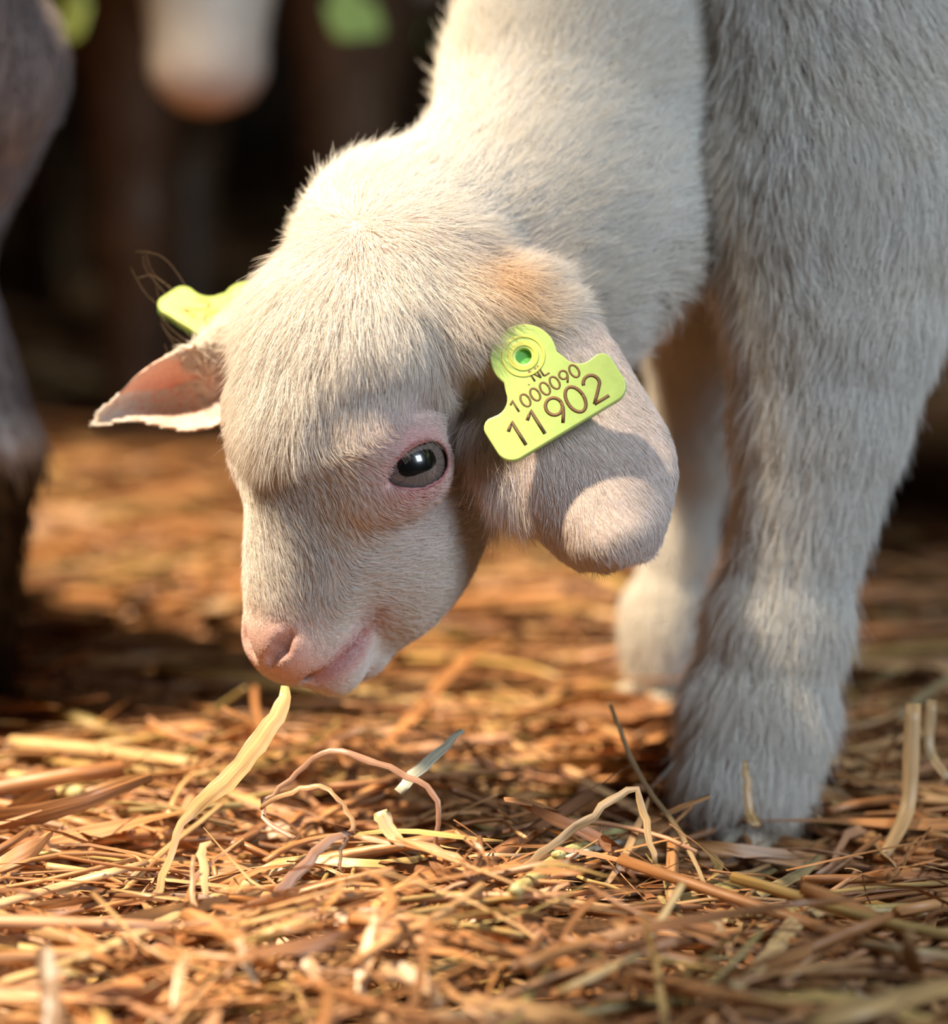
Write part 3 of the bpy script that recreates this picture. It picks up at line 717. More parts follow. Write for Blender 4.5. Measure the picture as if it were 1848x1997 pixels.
def skin_tint(p):
    r = regions(p); h = r['h']
    c = np.tile(np.array([0.86, 0.74, 0.64]), (len(p), 1))
    def mix(w, col):
        nonlocal c
        c = c * (1 - w[:, None]) + np.array(col) * w[:, None]
    mix(r['head'] * 0.5, (0.88, 0.66, 0.60))
    mix(np.clip(eye_w(p, 14) * 1.3, 0, 1), (0.66, 0.31, 0.31))
    for (s, ec, gz, sl, upv) in EYES:
        d = p - ec
        rad = np.linalg.norm(d, axis=1)
        a, b2 = d @ sl, d @ upv
        lid = np.clip(1 - np.abs(np.sqrt((a / 9.4) ** 2 + (b2 / 6.2) ** 2) - 0.98) / 0.14, 0, 1) * (d @ gz > 4)
        mix(lid, (0.34, 0.10, 0.10))
        mix(((rad < 11.7) & (d @ gz > 2)) * 0.9, (0.22, 0.05, 0.05))
    mix(mouth_w(p, 5.0) * 0.9, (0.58, 0.26, 0.26))
    mix(mouth_w(p, 2.4), (0.30, 0.09, 0.09))
    nose = np.clip(np.maximum(g(p, NOSE[0], 9), g(p, NOSE[1], 9)) * 1.5, 0, 1)
    mix(nose * 0.85, (0.72, 0.42, 0.38))
    hole = np.zeros(len(p))
    for q in NOSTRIL: hole = np.maximum(hole, np.maximum.reduce([g(p, q[1], 2.4), 0.7 * g(p, (q[1] + q[2]) / 2, 1.8), 0.7 * g(p, (q[0] + q[1]) / 2, 1.8)]))
    mix(np.clip(hole * 1.4, 0, 1), (0.20, 0.05, 0.05))
    inner = r['ear_r']
    mix(inner, (0.88, 0.60, 0.50))
    mix(inner * np.clip(g(p, P(345, 785, 955), 13) * 1.3, 0, 1), (0.70, 0.22, 0.14))
    mix(r['ear_l'] * 0.8, (0.84, 0.62, 0.58))
    return c

BASE = P(1455, 1560, 970)
kid_loc = to_world(BASE); kid_loc[2] = -0.012
kid = empty('white_kid', kid_loc)
tag(kid, 'white baby goat lowering its head to the straw, lime ear tag 11902 on its ear', 'goat')
WV = to_world(V) - kid_loc
body = link('body', quad_mesh('kid_body', WV, Q, {'tint': ('FLOAT_COLOR', skin_tint(V))}), M_SKIN, kid)

# ------------------------------------------------------------------ fur
def vnoise(p, f, seed):                     # smooth vector noise from a few sine waves
    r = np.random.default_rng(seed); out = np.zeros((len(p), 3))
    for i in range(5):
        k = r.normal(0, 1, (3, 3)) * f * (1 + 0.5 * i); ph = r.uniform(0, 6.28, 3)
        out += np.sin(p @ k.T + ph) / (1 + 0.4 * i)
    return out / 2.5
def worley(p, cell, seed):                  # nearest jittered lattice point
    q = np.floor(p / cell).astype(np.int64)
    best = np.full(len(p), 1e9); cen = np.zeros_like(p); idd = np.zeros(len(p))
    for i in (-1, 0, 1):
        for j in (-1, 0, 1):
            for k in (-1, 0, 1):
                c = q + np.array([i, j, k])
                hsh = (c[:, 0] * 73856093 ^ c[:, 1] * 19349663 ^ c[:, 2] * 83492791 ^ seed * 2654435761) & 0x7fffffff
                hsh = (hsh * 1103515245 + 12345) & 0x7fffffff
                j1 = (hsh % 1009) / 1009.0; j2 = (hsh // 1009 % 1013) / 1013.0; j3 = (hsh // 1030301 % 997) / 997.0
                pt = (c + np.stack([j1, j2, j3], -1)) * cell
                d = np.sum((pt - p) ** 2, -1)
                m = d < best
                best[m] = d[m]; cen[m] = pt[m]; idd[m] = j2[m]
    return cen, idd
def project_tangent(v, n):
    return nrm(v - n * np.sum(v * n, -1, keepdims=True))
WHORL = H(2, -58, -14)
NECK_DIR = nrm(P(1420, -120, 1030) - P(762, 492, 930))
LEG_DIR = np.array([-0.18, 1.0, -0.03])
def groom(p, n):
    """direction, length (mm), lift, root radius, tint for hairs rooted at p"""
    r = regions(p); h = r['h']
    rad = p - WHORL
    fore = project_tangent(rad, n)
    face = project_tangent(-0.45 * n_ax - 1.0 * o_ax + np.sign(h[:, :1]) * 0.35 * l_ax, n)
    bridge = project_tangent(0.75 * n_ax + 0.55 * l_ax + np.zeros_like(p), n)
    wf = sstep(-h[:, 1] - 0.30 * np.abs(h[:, 0]) + 0.45 * h[:, 2], -8, 3)[:, None]        # forehead tuft
    wb = (sstep(h[:, 2], -22, -9) * sstep(h[:, 1], -6, 10))[:, None]
    d_head = fore * wf + (face * (1 - wb) + bridge * wb) * (1 - wf)
    d_neck = project_tangent(NECK_DIR + np.array([0.1, 1.9, 0]) * sstep(p[:, 0], 45, 105)[:, None], n)
    leg = sstep(p[:, 1], -70, -45) * (p[:, 0] > 45)
    leg = np.maximum(leg, sstep(p[:, 0], 85, 105) * sstep(p[:, 1], -140, -60))
    d_leg = project_tangent(LEG_DIR + np.zeros_like(p), n)
    wh = r['head'][:, None]
    wn = sstep(np.sum((p - P(762, 492, 930)) * NECK_DIR, -1), -14, 16)[:, None]
    d = d_head * wh * (1 - wn) + d_neck * np.maximum(wn, 1 - wh)
    d = d * (1 - leg[:, None]) + d_leg * leg[:, None]
    eL = r['ear_l'][:, None]
    d_ear = project_tangent(np.array([0.30, 0.95, 0.0]) + np.array([1, -0.3, 0]) * 0.012 * r['ev'][:, None], n)
    d = d * (1 - eL) + d_ear * eL
    eR = r['ear_r'][:, None]
    d = d * (1 - eR) + project_tangent(np.array([-0.92, 0.39, 0]) + np.zeros_like(p), n) * eR
    d = d + rng.normal(0, 1, (len(p), 3)) * np.clip(1.1 - np.linalg.norm(rad, axis=1) / 7, 0, 1)[:, None]
    d = project_tangent(d + 0.30 * vnoise(p, 0.12, 3) + 0.18 * vnoise(p, 0.5, 4), n)
    # length
    L = np.full(len(p), 10.5)
    wf = wf * (1 - np.clip((np.maximum(g(p, BROW[0], 16), g(p, BROW[1], 16)) + np.maximum(g(p, BROW_IN[0], 14), g(p, BROW_IN[1], 14))) * 1.3, 0, 1))[:, None]
    lh = 4.0 + 6.5 * wf[:, 0]
    lh = lh * (1 - 0.55 * sstep(h[:, 1], 30, 55))
    lh = np.where(h[:, 1] < -50, 7.5, lh)
    L = L * (1 - wh[:, 0] * (1 - wn[:, 0])) + lh * wh[:, 0] * (1 - wn[:, 0])
    L = L * (1 - leg) + 11.0 * leg
    ear_len = 2.8 + 8.5 * np.maximum(sstep(-r['ev'], 11, 19) * sstep(r['eu'], 20, 30) * (1 - sstep(r['eu'], 52, 62)), 0)
    L = L * (1 - eL[:, 0]) + ear_len * eL[:, 0]
    L = L * (1 - eR[:, 0]) + 1.2 * eR[:, 0]
    L = np.where(p[:, 2] > 1060, 8.0, L)
    ew = eye_w(p, 15)
    L = L * (1 - 0.75 * np.clip(ew * 1.3, 0, 1))
    nose = np.clip(np.maximum(g(p, NOSE[0], 10), g(p, NOSE[1], 10)) * 1.6, 0, 1)
    L = L * (1 - 0.85 * nose)
    mouth = mouth_w(p, 4.5)
    L = L * (1 - 0.75 * mouth)
    lift = np.full(len(p), 0.42)
    lift = np.where(wh[:, 0] > 0.5, 0.30 + 0.12 * wf[:, 0], lift)
    lift = lift * (1 - 0.5 * eL[:, 0]) * (1 - 0.3 * leg)
    # tint
    base = np.array([0.93, 0.90, 0.87])
    c = np.tile(base, (len(p), 1))
    def mix(w, col):
        nonlocal c
        c = c * (1 - w[:, None]) + np.array(col) * w[:, None]
    mix(r['head'] * 0.35, (0.92, 0.85, 0.83))
    mix(np.clip(0.5 + 0.5 * vnoise(p, 0.08, 11)[:, 0], 0, 1) * 0.35, (0.92, 0.82, 0.68))
    mix(np.clip(g(p, WHORL, 14) * 0.55, 0, 1), (0.92, 0.72, 0.66))
    mix(np.clip(ew * 1.2, 0, 1) * 0.75, (0.78, 0.50, 0.50))
    mix(r['ear_l'] * 0.45, (0.90, 0.74, 0.72))
    mix(np.clip(g(p, STAIN, 12) * 1.4, 0, 1), (0.80, 0.44, 0.13))
    mix(np.clip(nose * 0.6 + mouth * 0.7, 0, 1), (0.78, 0.54, 0.52))
    dark = (np.clip(g(p, H(8, 8, -6), 9) + g(p, H(10, 24, -10), 8) + 0.7 * g(p, H(9, 38, -12), 9) + 0.5 * g(p, H(22, -14, -12), 5), 0, 1)) * 0.75
    mix(dark * (rng.random(len(p)) < 0.55), (0.34, 0.29, 0.28))
    mix((rng.random(len(p)) < 0.12) * 0.5 * (1 - 0.7 * leg), (0.80, 0.66, 0.48))
    c = np.clip(c * rng.uniform(0.88, 1.06, (len(p), 1)), 0, 0.97)
    return d, L, lift, c, r, wf[:, 0] * wh[:, 0]
def sample_surface(V, N, Q, dens, count):
    T = np.concatenate([Q[:, [0, 1, 2]], Q[:, [0, 2, 3]]])
    a, b, c = V[T[:, 0]], V[T[:, 1]], V[T[:, 2]]
    area = 0.5 * np.linalg.norm(np.cross(b - a, c - a), axis=1)
    w = np.cumsum(area * dens((a + b + c) / 3, nrm(N[T].sum(1))))
    n = int(w[-1]) if count is None else count
    i = np.searchsorted(w, rng.uniform(0, w[-1], n))
    u, v = rng.random((2, n)); f = u + v > 1; u[f], v[f] = 1 - u[f], 1 - v[f]
    p = a[i] + (b[i] - a[i]) * u[:, None] + (c[i] - a[i]) * v[:, None]
    nn = nrm(N[T[i, 0]] * (1 - u - v)[:, None] + N[T[i, 1]] * u[:, None] + N[T[i, 2]] * v[:, None])
    return p, nn
def fur_object(name, pts, rad, tint, mat, parent, loc):
    n, k, _ = pts.shape
    hc = bpy.data.hair_curves.new(name)
    hc.add_curves([k] * n)
    hc.attributes['position'].data.foreach_set('vector', (pts - loc).astype(np.float32).ravel())
    ra = hc.attributes.get('radius') or hc.attributes.new('radius', 'FLOAT', 'POINT')
    ra.data.foreach_set('value', rad.astype(np.float32).ravel())
    ta = hc.attributes.new('tint', 'FLOAT_COLOR', 'CURVE')
    ta.data.foreach_set('color', np.concatenate([tint, np.ones((n, 1))], 1).astype(np.float32).ravel())
    hc.materials.append(mat)
    o = bpy.data.objects.new(name, hc)
    COL.objects.link(o); o.parent = parent
    return o
def dens(p, n):
    view = nrm(-p)
    face = np.sum(n * view, -1)
    px = p[:, 0] / p[:, 2] * FOC + 924; py = p[:, 1] / p[:, 2] * FOC + 998
    inside = (px > -80) & (px < 2500) & (py > -700) & (py < 2080)
    h = to_head(p)
    near_head = (p[:, 2] < 935) & (p[:, 0] < 62)
    d = np.where(near_head, 9.0, np.where(p[:, 2] < 985, 6.0, 2.6))
    d = np.where(inside, d, 2.0)
    d = np.where(p[:, 0] > 230, 1.0, d)
    d = np.where(face > -0.3, d, d * 0.3)
    for (s, ec, gz, sl, upv) in EYES:
        q = p - ec
        d = np.where(((q @ sl / 9.6) ** 2 + (q @ upv / 6.3) ** 2 < 1.0) & (q @ gz > 0), 0.0, d)
    return d
p, nn = sample_surface(V, N, Q, dens, None)
d, L, lift, tint, reg, wf = groom(p, nn)
n = len(p); print('hairs', n)
L = L * rng.uniform(0.65, 1.2, n)
jit = 0.10 + 0.10 * (L > 6)
d = nrm(d + rng.normal(0, 1, (n, 3)) * jit[:, None])
cen, cid = worley(p, 2.6, 1)
cen = cen - nn * np.sum((cen - p) * nn, -1, keepdims=True)
K = 5
t = np.linspace(0, 1, K)
pts = np.zeros((n, K, 3))
cl = np.clip((L - 3) / 9, 0, 0.6)
grav = np.array([0, 1.0, 0]) * (L * 0.10)[:, None]
for i, ti in enumerate(t):
    s_ = ti * L
    out = nn * (lift * L * (ti - 0.55 * ti * ti) * 0.9)[:, None]
    q = p + d * (s_ * (0.55 + 0.45 * ti))[:, None] + out + grav * ti ** 2
    q = q + (cen - p) * (cl * ti ** 1.3)[:, None] + vnoise(p + i * 0.7, 0.25, 21) * (0.035 * L * ti)[:, None]
    pts[:, i] = q
fine = np.where((p[:, 2] < 935), 0.052, 0.085)
fine = np.where(p[:, 2] > 1000, 0.11, fine)
rad = fine[:, None] * np.array([1.0, 1.0, 0.85, 0.6, 0.18])[None] * rng.uniform(0.8, 1.25, (n, 1)) * 0.001
fur = fur_object('fur', to_world(pts.reshape(-1, 3)).reshape(n, K, 3), rad, tint, M_FUR, kid, kid_loc)
tag(fur, kind='stuff')

# long stray hairs behind the right ear and lashes over the left eye
wis, wt, wr = [], [], []
def wisp(pp, z, col, r):
    q = smooth_path(np.array([PW(a, b, z) for a, b in pp]), 9)
    wis.append(q); wt.append(col); wr.append(r)
WCOL = (0.50, 0.34, 0.20)
for pp in ([(425, 655), (390, 600), (345, 525), (310, 490), (265, 483)], [(410, 660), (350, 580), (300, 540), (283, 500)], [(400, 660), (345, 600), (290, 535), (282, 505)],
           [(395, 640), (340, 565), (300, 532), (270, 536)], [(400, 700), (330, 620), (275, 570), (248, 520)], [(390, 690), (325, 640), (308, 600), (302, 560)],
           [(405, 720), (360, 670), (320, 640), (305, 590)], [(415, 770), (380, 720), (345, 680), (318, 640)], [(420, 800), (385, 745), (355, 700), (330, 670)],
           [(420, 760), (375, 735), (345, 705), (322, 655)], [(430, 830), (395, 790), (365, 745), (345, 715)]):
    for _ in range(1):
        o_ = rng.normal(0, 7, 2)
        wisp([(a + o_[0] * (1 - i * .1), b + o_[1]) for i, (a, b) in enumerate(pp)], 938, WCOL, 0.00005)
s, ec, gz, sl, upv = EYES[0]
for i in range(34):
    a = rng.uniform(-0.7, 0.8)
    b0 = ec + sl * a * 8.5 + upv * (5.7 * math.sqrt(max(0, 1 - a * a)) + 0.6) + gz * 9.4
    b1 = b0 + gz * 2.6 + upv * rng.uniform(-0.6, 0.4) + sl * rng.uniform(-0.2, 1.0)
    b2_ = b1 + gz * 1.8 - upv * rng.uniform(1.5, 3.6) + sl * rng.uniform(0, 1.6)
    wis.append(smooth_path(to_world(np.array([b0, b1, b2_])), 9)); wt.append((0.75, 0.66, 0.58)); wr.append(0.00004)
wis = np.array(wis); wr = np.array(wr)[:, None] * np.linspace(1, 0.35, 9)[None]
stray = fur_object('stray_hair', wis, wr, np.array(wt), M_FUR, kid, kid_loc)
tag(stray, 'long stray brown hairs by the far ear and pale eyelashes', kind='stuff')

# ------------------------------------------------------------------ eyes
M_EYE, nt, b = mat_new('wet_eye')
a = attr_node(nt, 'tint'); nt.links.new(a.outputs['Color'], b.inputs['Base Color'])
b.inputs['Roughness'].default_value = 0.25; b.inputs['Coat Weight'].default_value = 1.0; b.inputs['Coat Roughness'].default_value = 0.015
def eyeball(parent, e, loc):
    s, c, gz, sl, upv = e
    nr, ns, R = 70, 128, 10.9
    th = np.concatenate([np.linspace(0.0005, 1.15, nr - 12), np.linspace(1.2, math.pi - 0.001, 12)])
    ph = np.arange(ns) * 2 * math.pi / ns
    x = R * np.sin(th)[:, None] * np.cos(ph); y = R * np.sin(th)[:, None] * np.sin(ph); z = np.broadcast_to(R * np.cos(th)[:, None], x.shape)
    bulge = 0.5 * np.exp(-(th / 0.55) ** 2)[:, None]
    z = z + bulge
    loc3 = np.stack([x, y, z], -1).reshape(-1, 3)
    Wp = to_world(c + loc3[:, :1] * sl + loc3[:, 1:2] * upv + loc3[:, 2:] * gz) - loc
    idx = np.arange(nr * ns).reshape(nr, ns)
    q = np.stack([idx[:-1], np.roll(idx[:-1], -1, 1), np.roll(idx[1:], -1, 1), idx[1:]], -1).reshape(-1, 4)
    if np.dot(np.cross(sl, upv), gz) > 0: q = q[:, ::-1]
    lx, ly = loc3[:, 0] + 0.6, loc3[:, 1] - 0.9
    rr = np.hypot(loc3[:, 0], loc3[:, 1] * 1.35)
    col = np.tile(np.array([0.17, 0.135, 0.12]), (len(loc3), 1))
    ang = np.arctan2(ly, lx)
    col = col * (1 + 0.16 * np.sin(ang * 37 + 2 * np.sin(ang * 11)) + 0.1 * np.sin(ang * 91))[:, None]
    rim = sstep(rr, 8.2, 9.3); col = col * (1 - rim[:, None]) + np.array([0.03, 0.02, 0.018]) * rim[:, None]
    scl = sstep(rr, 9.5, 10.2); col = col * (1 - scl[:, None]) + np.array([0.30, 0.18, 0.16]) * scl[:, None]
    fc = loc3[q].mean(1)
    fx, fy = fc[:, 0] + 0.6, fc[:, 1] - 0.9
    pup = ((np.abs(fx) / 5.4) ** 3.2 + (np.abs(fy) / 2.75) ** 3.2 < 1) & (fc[:, 2] > 0)
    ball = link('eye', quad_mesh('eye', Wp, q[~pup], {'tint': ('FLOAT_COLOR', col)}), M_EYE, parent)
    po = link('pupil', quad_mesh('pupil', Wp, q[pup], {'tint': ('FLOAT_COLOR', np.full((len(Wp), 3), 0.006))}), M_EYE, ball)
    return ball
for e in EYES: eyeball(kid, e, kid_loc)

# ------------------------------------------------------------------ hooves
def hoof_mesh(loc, axis_f, size):           # one cloven claw pair half
    f = nrm(axis_f); s = np.array([-f[1], f[0], 0.0])
    secs = [(-0.9, 0.55, 0.0, 1.0), (-0.3, 0.72, 0.0, 1.08), (0.35, 0.62, 0.0, 0.85), (0.95, 0.30, 0.02, 0.45), (1.15, 0.12, 0.03, 0.25)]
    V_, Q_ = [], []
    for k, (a_, w_, z0, hgt) in enumerate(secs):
        for j in range(10):
            an = j * 2 * math.pi / 10
            y_ = math.cos(an) * w_; z_ = math.sin(an)
            z_ = z0 + (hgt if z_ > 0 else 0.12) * z_ * (1 if z_ > 0 else 1)
            V_.append(loc + size * (f * a_ + s * y_ * 0.8 + np.array([0, 0, z_ + 0.12])))
    for k in range(len(secs) - 1):
        for j in range(10):
            a0 = k * 10 + j; a1 = k * 10 + (j + 1) % 10
            Q_.append((a0, a1, a1 + 10, a0 + 10))
    for base in (0, (len(secs) - 1) * 10):
        for k in (1, 3, 5, 7):
            r = [base, base + k, base + k + 1, base + k + 2]
            Q_.append(r if base else r[::-1])
    return quad_mesh('hoof', np.array(V_), np.array(Q_))
def hooves(parent, ploc, spots, fdir, size, mat=M_HORN):
    f = nrm(np.array([fdir[0], fdir[1], 0.0])); s = np.array([-f[1], f[0], 0])
    for sp in spots:
        for k in (1, -1):
            link('hoof', hoof_mesh(np.array(sp) + s * k * size * 0.62 - ploc, f, size), mat, parent)
hs = []
for q, zz in ((P(1450, 1530, 966), -0.014), (P(1272, 1270, 1102), -0.011), (np.array([380, 80, 1035]), -0.008), (np.array([380, 80, 1125]), -0.008)):
    w = to_world(q); hs.append((w[0], w[1], zz))
hooves(kid, kid_loc, hs, (-0.8, -0.5), 0.013)

# ------------------------------------------------------------------ ear tags
def tag_outline(k=10):
    pts = []
    def arc(cx, cy, r, a0, a1, n_): pts.extend([(cx + r * math.cos(a), cy + r * math.sin(a)) for a in np.linspace(a0, a1, n_)])
    arc(-14.6, 4, 4, math.pi, 1.5 * math.pi, k); arc(14.6, 4, 4, -0.5 * math.pi, 0, k)
    arc(16.0, 10.2, 2.6, 0, 1.45, 5)
    arc(13.6, 17.6, 5.2, 1.5 * math.pi, 1.04 * math.pi, 7)
    arc(0, 22.8, 8.3, -0.42, math.pi + 0.42, 26)
    arc(-13.6, 17.6, 5.2, -0.04 * math.pi, -0.5 * math.pi, 7)
    arc(-16.0, 10.2, 2.6, math.pi - 1.45, math.pi, 5)
    return pts
def flat_curve_mesh(name, loops, ext, bev, taper=None):
    cu = bpy.data.curves.new(name, 'CURVE'); cu.dimensions = '2D'; cu.fill_mode = 'BOTH'
    cu.extrude = ext; cu.bevel_depth = bev; cu.bevel_resolution = 2
    for lp in loops:
        sp = cu.splines.new('POLY'); sp.points.add(len(lp) - 1); sp.use_cyclic_u = True
        for q, (x, y) in zip(sp.points, lp): q.co = (x, y, 0, 1)
    o = bpy.data.objects.new(name, cu); COL.objects.link(o)
    me = bpy.data.meshes.new_from_object(o.evaluated_get(bpy.context.evaluated_depsgraph_get()))
    bpy.data.objects.remove(o); bpy.data.curves.remove(cu)
    me.name = name
    return me
def arc_pts(cx, cy, rx, ry, a0, a1, n_=14):
    return [(cx + rx * math.cos(math.radians(a_)), cy + ry * math.sin(math.radians(a_))) for a_ in np.linspace(a0, a1, n_)]
GLYPH = {'0': [arc_pts(.3, .5, .3, .5, 0, 365, 30)],
         '1': [[(.02, .74), (.16, .86), (.30, 1.0), (.30, .5), (.30, 0)]],
         '2': [arc_pts(.3, .70, .28, .30, 165, -28) + [(.40, .40), (.20, .20), (0, 0)], [(0, 0), (.3, 0), (.6, 0)]],
         '9': [arc_pts(.3, .68, .29, .32, 0, 365, 26), [(.59, .64), (.54, .46), (.42, .24), (.26, 0)]],
         'N': [[(0, 0), (0, .5), (0, 1)], [(0, 1), (.28, .5), (.56, 0)], [(.56, 0), (.56, .5), (.56, 1)]],
         'L': [[(0, 1), (0, .5), (0, 0)], [(0, 0), (.25, 0), (.5, 0)]],
         '.': [[(.25, 0), (.28, .02), (.31, .04)]]}
def text_mesh(txt, height, gap):
    stroke = 0.13 if height > 5 else 0.165
    VV, QQ, off, x0 = [], [], 0, 0.0
    for ch in txt:
        for st in GLYPH[ch]:
            pth = np.array([[(x0 + q[0]) * height, q[1] * height, 0.0] for q in st])[None]
            w_ = np.full((1, pth.shape[1]), stroke * height / 2)
            V_, Q_, _ = sweep(pth, w_, np.full_like(w_, 0.03), np.array([[0.0, 0.0, 1.0]]), 4)
            VV.append(V_); QQ.append(Q_ + off); off += len(V_)
        x0 += 0.6 + gap
    return quad_mesh('print', np.concatenate(VV), np.concatenate(QQ))
def place_mesh(me, fr):                     # fr: function tag-local mm -> parent-relative metres
    co = np.empty(len(me.vertices) * 3, np.float32); me.vertices.foreach_get('co', co)
    me.vertices.foreach_set('co', fr(co.reshape(-1, 3).astype(float)).astype(np.float32).ravel()); me.update()
def circ(cx, cy, r, n_=28, rev=False):
    a = np.linspace(0, 2 * math.pi, n_, endpoint=False)
    if rev: a = a[::-1]
    return [(cx + r * math.cos(t_), cy + r * math.sin(t_)) for t_ in a]
def ear_tag(parent, ploc, fr, lines, label):
    """lime plastic flag tag: plate, raised rings, stud, print"""
    def add(name, me, mat, par):
        place_mesh(me, fr); return link(name, me, mat, par)
    plate = add('ear_tag', flat_curve_mesh('ear_tag', [tag_outline(), circ(0, 22.8, 2.5, 24, True)], 0.35, 0.4), M_TAG, parent)
    plate['label'] = label
    back = flat_curve_mesh('tag_back', [tag_outline(), circ(0, 22.8, 2.2, 24, True)], 0.35, 0.2)
    co = np.empty(len(back.vertices) * 3, np.float32); back.vertices.foreach_get('co', co); co = co.reshape(-1, 3); co[:, 2] -= 1.25
    back.vertices.foreach_set('co', co.ravel())
    add('tag_back', back, M_TAGB, plate)
    for r0, r1, z_ in ((2.9, 3.9, 0.75), (5.1, 5.6, 0.72)):
        ring = flat_curve_mesh('tag_ring', [circ(0, 22.8, r1), circ(0, 22.8, r0, 28, True)], 0.12, 0.1)
        co = np.empty(len(ring.vertices) * 3, np.float32); ring.vertices.foreach_get('co', co); co = co.reshape(-1, 3); co[:, 2] += z_
        ring.vertices.foreach_set('co', co.ravel())
        add('tag_ring', ring, M_TAGY, plate)
    st = flat_curve_mesh('tag_stud', [circ(0, 22.8, 2.3)], 3.2, 0.3)
    co = np.empty(len(st.vertices) * 3, np.float32); st.vertices.foreach_get('co', co); co = co.reshape(-1, 3); co[:, 2] -= 4.3
    st.vertices.foreach_set('co', co.ravel())
    add('tag_stud', st, M_TAGB, plate)
    for txt, height, gap, cx, cy in lines:
        me = text_mesh(txt, height, gap)
        co = np.empty(len(me.vertices) * 3, np.float32); me.vertices.foreach_get('co', co); co = co.reshape(-1, 3)
        co[:, 0] += cx - (co[:, 0].max() + co[:, 0].min()) / 2; co[:, 1] += cy - (co[:, 1].max() + co[:, 1].min()) / 2; co[:, 2] += 0.76
        me.vertices.foreach_set('co', co.ravel())
        add('tag_print', me, M_INK, plate)
    return plate
def frame(origin, ax, up, ploc):            # camera-mm origin (bottom centre), text direction, up direction
    ax = nrm(ax); up = nrm(up - ax * np.dot(up, ax)); nn_ = np.cross(ax, up)
    nn_ = nn_ if nn_[2] < 0 else -nn_
    return lambda c: to_world(origin + c[:, :1] * ax + c[:, 1:2] * up + c[:, 2:] * nn_) - ploc
fr = frame(P(1109, 836, 880), np.array([0.858, -0.514, 0.05]), np.array([-0.514, -0.858, 0.26]), kid_loc)
ear_tag(kid, kid_loc, fr, [('.NL', 3.3, 0.22, 0.2, 16.9), ('1000090', 3.6, 0.22, 0.3, 12.3), ('11902', 7.4, 0.17, -0.2, 5.6)], 'lime ear tag printed NL 1000090 11902')
fr = frame(P(399, 657, 958), np.array([0.80, 0.49, -0.35]), np.array([0.58, -0.46, 0.67]), kid_loc)
ear_tag(kid, kid_loc, fr, [('20', 8.0, 0.2, -6.0, 8.0)], 'lime tag half hidden behind the head')

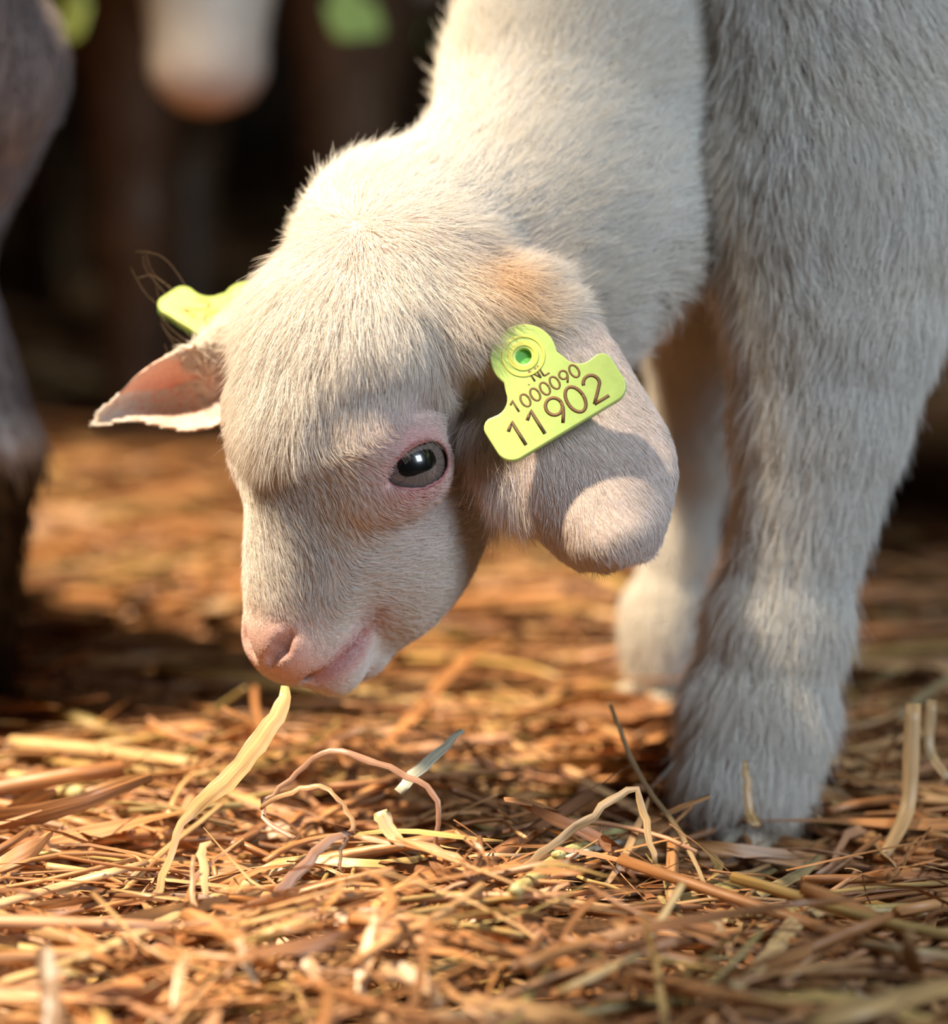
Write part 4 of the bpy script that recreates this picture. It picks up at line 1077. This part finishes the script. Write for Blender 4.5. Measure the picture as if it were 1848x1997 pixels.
# ------------------------------------------------------------------ the kids behind
def kid_behind(name, loc, rz, palette, label, head_low, tags=True, stretch=1.0):
    F2 = Field(np.arange(-130, 131, 4.0), np.arange(-260, 330, 4.5), np.arange(-4, 420, 4.0))
    A = lambda *q: np.array(q, float)
    A = lambda *q: np.array(q, float)
    F2.cone(A(0, -130, 262), A(0, 105, 268), 66, 60, 15)
    F2.ell(A(0, 0, 245), (62, 150, 62), np.eye(3), 15)
    hd = A(0, 235, 250) if head_low else A(0, 225, 390)
    nz = A(0, 268, 158) if head_low else A(0, 290, 350)
    F2.chain([(A(0, 105, 275), 54), (A(0, 170, 285 if head_low else 320), 42), (hd, 31)], 14)
    fd = nrm(nz - hd); od = nrm(A(0, 1, 0.4) - fd * np.dot(A(0, 1, 0.4), fd))
    F2.ell(hd, (30, 34, 33), np.eye(3), 10)
    F2.cone(hd + fd * 25, nz - fd * 6, 29, 19, 10)
    F2.ell(nz - fd * 2, (19, 15, 13), np.eye(3), 6)
    for s in (1, -1):
        F2.ell(hd + fd * 28 + A(s * 22, 0, 0) + od * 8, (10, 11, 11), np.eye(3), 5)
        F2.cone(hd + A(s * 26, -6, 8), hd + A(s * 58, 0, -16), 9, 9, 6); F2.cone(hd + A(s * 58, 0, -16), hd + A(s * 76, 8, -58), 11, 5, 6)
        F2.chain([(A(s * 40, 95, 235), 34), (A(s * 42, 92, 170), 22), (A(s * 42, 95, 95), 15), (A(s * 42, 95, 85), 15.5), (A(s * 42, 94, 40), 11.5), (A(s * 42, 98, 15), 13)], 8)
        F2.chain([(A(s * 42, -140, 240), 42), (A(s * 44, -110, 175), 27), (A(s * 43, -165, 105), 14), (A(s * 43, -152, 50), 11.5), (A(s * 43, -146, 15), 13)], 8)
    F2.chain([(A(0, -195, 300), 14), (A(0, -225, 325), 9)], 8)
    V2, Q2 = F2.mesh(); V2 = relax(V2, Q2, 2)
    c = np.tile(np.array(palette['coat'], float), (len(V2), 1))
    def mix(w, col):
        nonlocal c
        c = c * (1 - w[:, None]) + np.array(col) * w[:, None]
    z = V2[:, 2]
    if 'knee' in palette: mix(sstep(z, 125, 112), palette['knee'])
    if 'shin' in palette: mix(sstep(z, 112, 100), palette['shin'])
    if 'legs' in palette: mix(sstep(V2[:, 1], 215, 170) * sstep(z, 270, 235), palette['legs'])
    if 'patch' in palette: mix(np.clip(0.5 + 1.4 * vnoise(V2, 0.03, 5)[:, 0], 0, 1) * 0.6 * (sstep(V2[:, 1], 170, 215) if 'legs' in palette else 1), palette['patch'])
    if 'muzzle' in palette: mix(np.clip(g(V2, nz + fd * 6, 16) * 1.2, 0, 1), palette['muzzle'])
    cr, sr = math.cos(rz), math.sin(rz)
    root = empty(name, loc); root.rotation_euler = (0, 0, rz); root.scale = (stretch,) * 3
    tag(root, label, 'goat')
    link('body', quad_mesh('kid_body', V2 * 0.001, Q2, {'tint': ('FLOAT_COLOR', c)}), M_SKIN, root)
    me_e = None
    for s in (1, -1):
        ce = hd + fd * 28 + A(s * 29, 0, 0) + od * 9
        nr, ns = 8, 14
        th = np.linspace(0.05, math.pi - 0.05, nr); ph = np.arange(ns) * 2 * math.pi / ns
        pv = np.stack([np.sin(th)[:, None] * np.cos(ph), np.sin(th)[:, None] * np.sin(ph), np.broadcast_to(np.cos(th)[:, None], (nr, ns))], -1).reshape(-1, 3) * 7.5
        idx = np.arange(nr * ns).reshape(nr, ns)
        qd = np.stack([idx[:-1], idx[1:], np.roll(idx[1:], -1, 1), np.roll(idx[:-1], -1, 1)], -1).reshape(-1, 4)
        link('eye', quad_mesh('eye', (pv + ce) * 0.001, qd, {'tint': ('FLOAT_COLOR', np.full((len(pv), 3), 0.02))}), M_EYE, root)
        if tags:
            def fr2(cc, s=s):
                return (hd + A(s * 52, 14, -80) + cc[:, :1] * A(0.42, -0.9 * s, 0) + cc[:, 1:2] * A(-s * 0.3, 0.1, 0.95) + cc[:, 2:] * A(0.9 * s, 0.42, 0)) * 0.001
            me = flat_curve_mesh('ear_tag', [tag_outline(4), circ(0, 22.8, 2.5, 14, True)], 0.5, 0.2)
            place_mesh(me, fr2); link('ear_tag', me, M_TAG, root)
        for y_ in (98, -146):
            for k in (1, -1):
                link('hoof', hoof_mesh(A(s * 42.5 + k * 7.5, y_ + 4, -4) * 0.001, A(0, 1, 0), 0.0125), palette.get('horn', M_HORN), root)
    # short coat
    N2 = vert_normals(V2, Q2)
    p2, n2 = sample_surface(V2, N2, Q2, lambda a_, b_: np.ones(len(a_)), 26000)
    d2 = project_tangent(A(0, -0.5, -0.8) + np.zeros_like(p2), n2)
    L2 = rng.uniform(7, 12, len(p2)) * np.where(g(p2, nz, 60) > 0.4, 0.35, 1)
    pp = np.stack([p2 + d2 * (L2 * q * (0.6 + 0.4 * q))[:, None] + n2 * (0.4 * L2 * (q - 0.5 * q * q))[:, None] for q in (0, 0.35, 0.7, 1.0)], 1)
    i = rng.integers(0, len(V2), 1)
    # coat tint follows the skin below: nearest sampled vertex through a coarse key
    key = lambda q: (np.floor((q + 500) / 12).astype(np.int64) @ np.array([1, 1000, 1000000]))
    kv = key(V2); order = np.argsort(kv); j = np.clip(np.searchsorted(kv[order], key(p2)), 0, len(V2) - 1)
    ht = np.clip(c[order[j]] * rng.uniform(0.85, 1.1, (len(p2), 1)), 0, 0.95)
    fo = fur_object('fur', pp * 0.001, np.tile(np.array([0.22, 0.2, 0.15, 0.05]) * 0.001, (len(p2), 1)), ht, M_FUR, root, np.zeros(3))
    tag(fo, kind='stuff')
    return root
def on_floor(px, z, h=-0.012):
    q = PW(px, 900, z); return (q[0], q[1], h)
WHITE = dict(coat=(0.80, 0.70, 0.60), legs=(0.14, 0.08, 0.045), patch=(0.62, 0.58, 0.56), muzzle=(0.70, 0.50, 0.42))
TAN = dict(coat=(0.40, 0.25, 0.13), patch=(0.28, 0.17, 0.09), muzzle=(0.10, 0.06, 0.05), horn=plain('dark_horn', (0.06, 0.05, 0.045), 0.5))
BROWN = dict(coat=(0.30, 0.17, 0.09), patch=(0.20, 0.11, 0.06), muzzle=(0.08, 0.05, 0.04), horn=TAN['horn'])
PIED = dict(coat=(0.20, 0.165, 0.165), knee=(0.62, 0.55, 0.52), shin=(0.025, 0.02, 0.018), muzzle=(0.1, 0.08, 0.07))
x, y, _ = on_floor(415, 1440)
kid_behind('pale_kid', (x, y + 0.32, -0.012), math.pi, WHITE, 'pale kid behind the white kid facing the viewer, a lime tag in each ear', True, True, 1.2)
x, y, _ = on_floor(135, 1980)
kid_behind('tan_kid', (x - 0.135, y + 0.22, -0.012), -math.pi / 2, TAN, 'tan legged kid standing in the dim back left, only its legs showing', False, False)
x, y, _ = on_floor(972, 2090)
kid_behind('brown_kid', (x, y + 0.262, -0.012), math.pi, BROWN, 'dark brown kid in the dim back beside the neck of the white kid', True)
kid_behind('pied_kid', (-0.277, 1.118, -0.012), 0.8, PIED, 'kid with a grey upper leg and black shin standing at the left edge', True, False, 0.88)
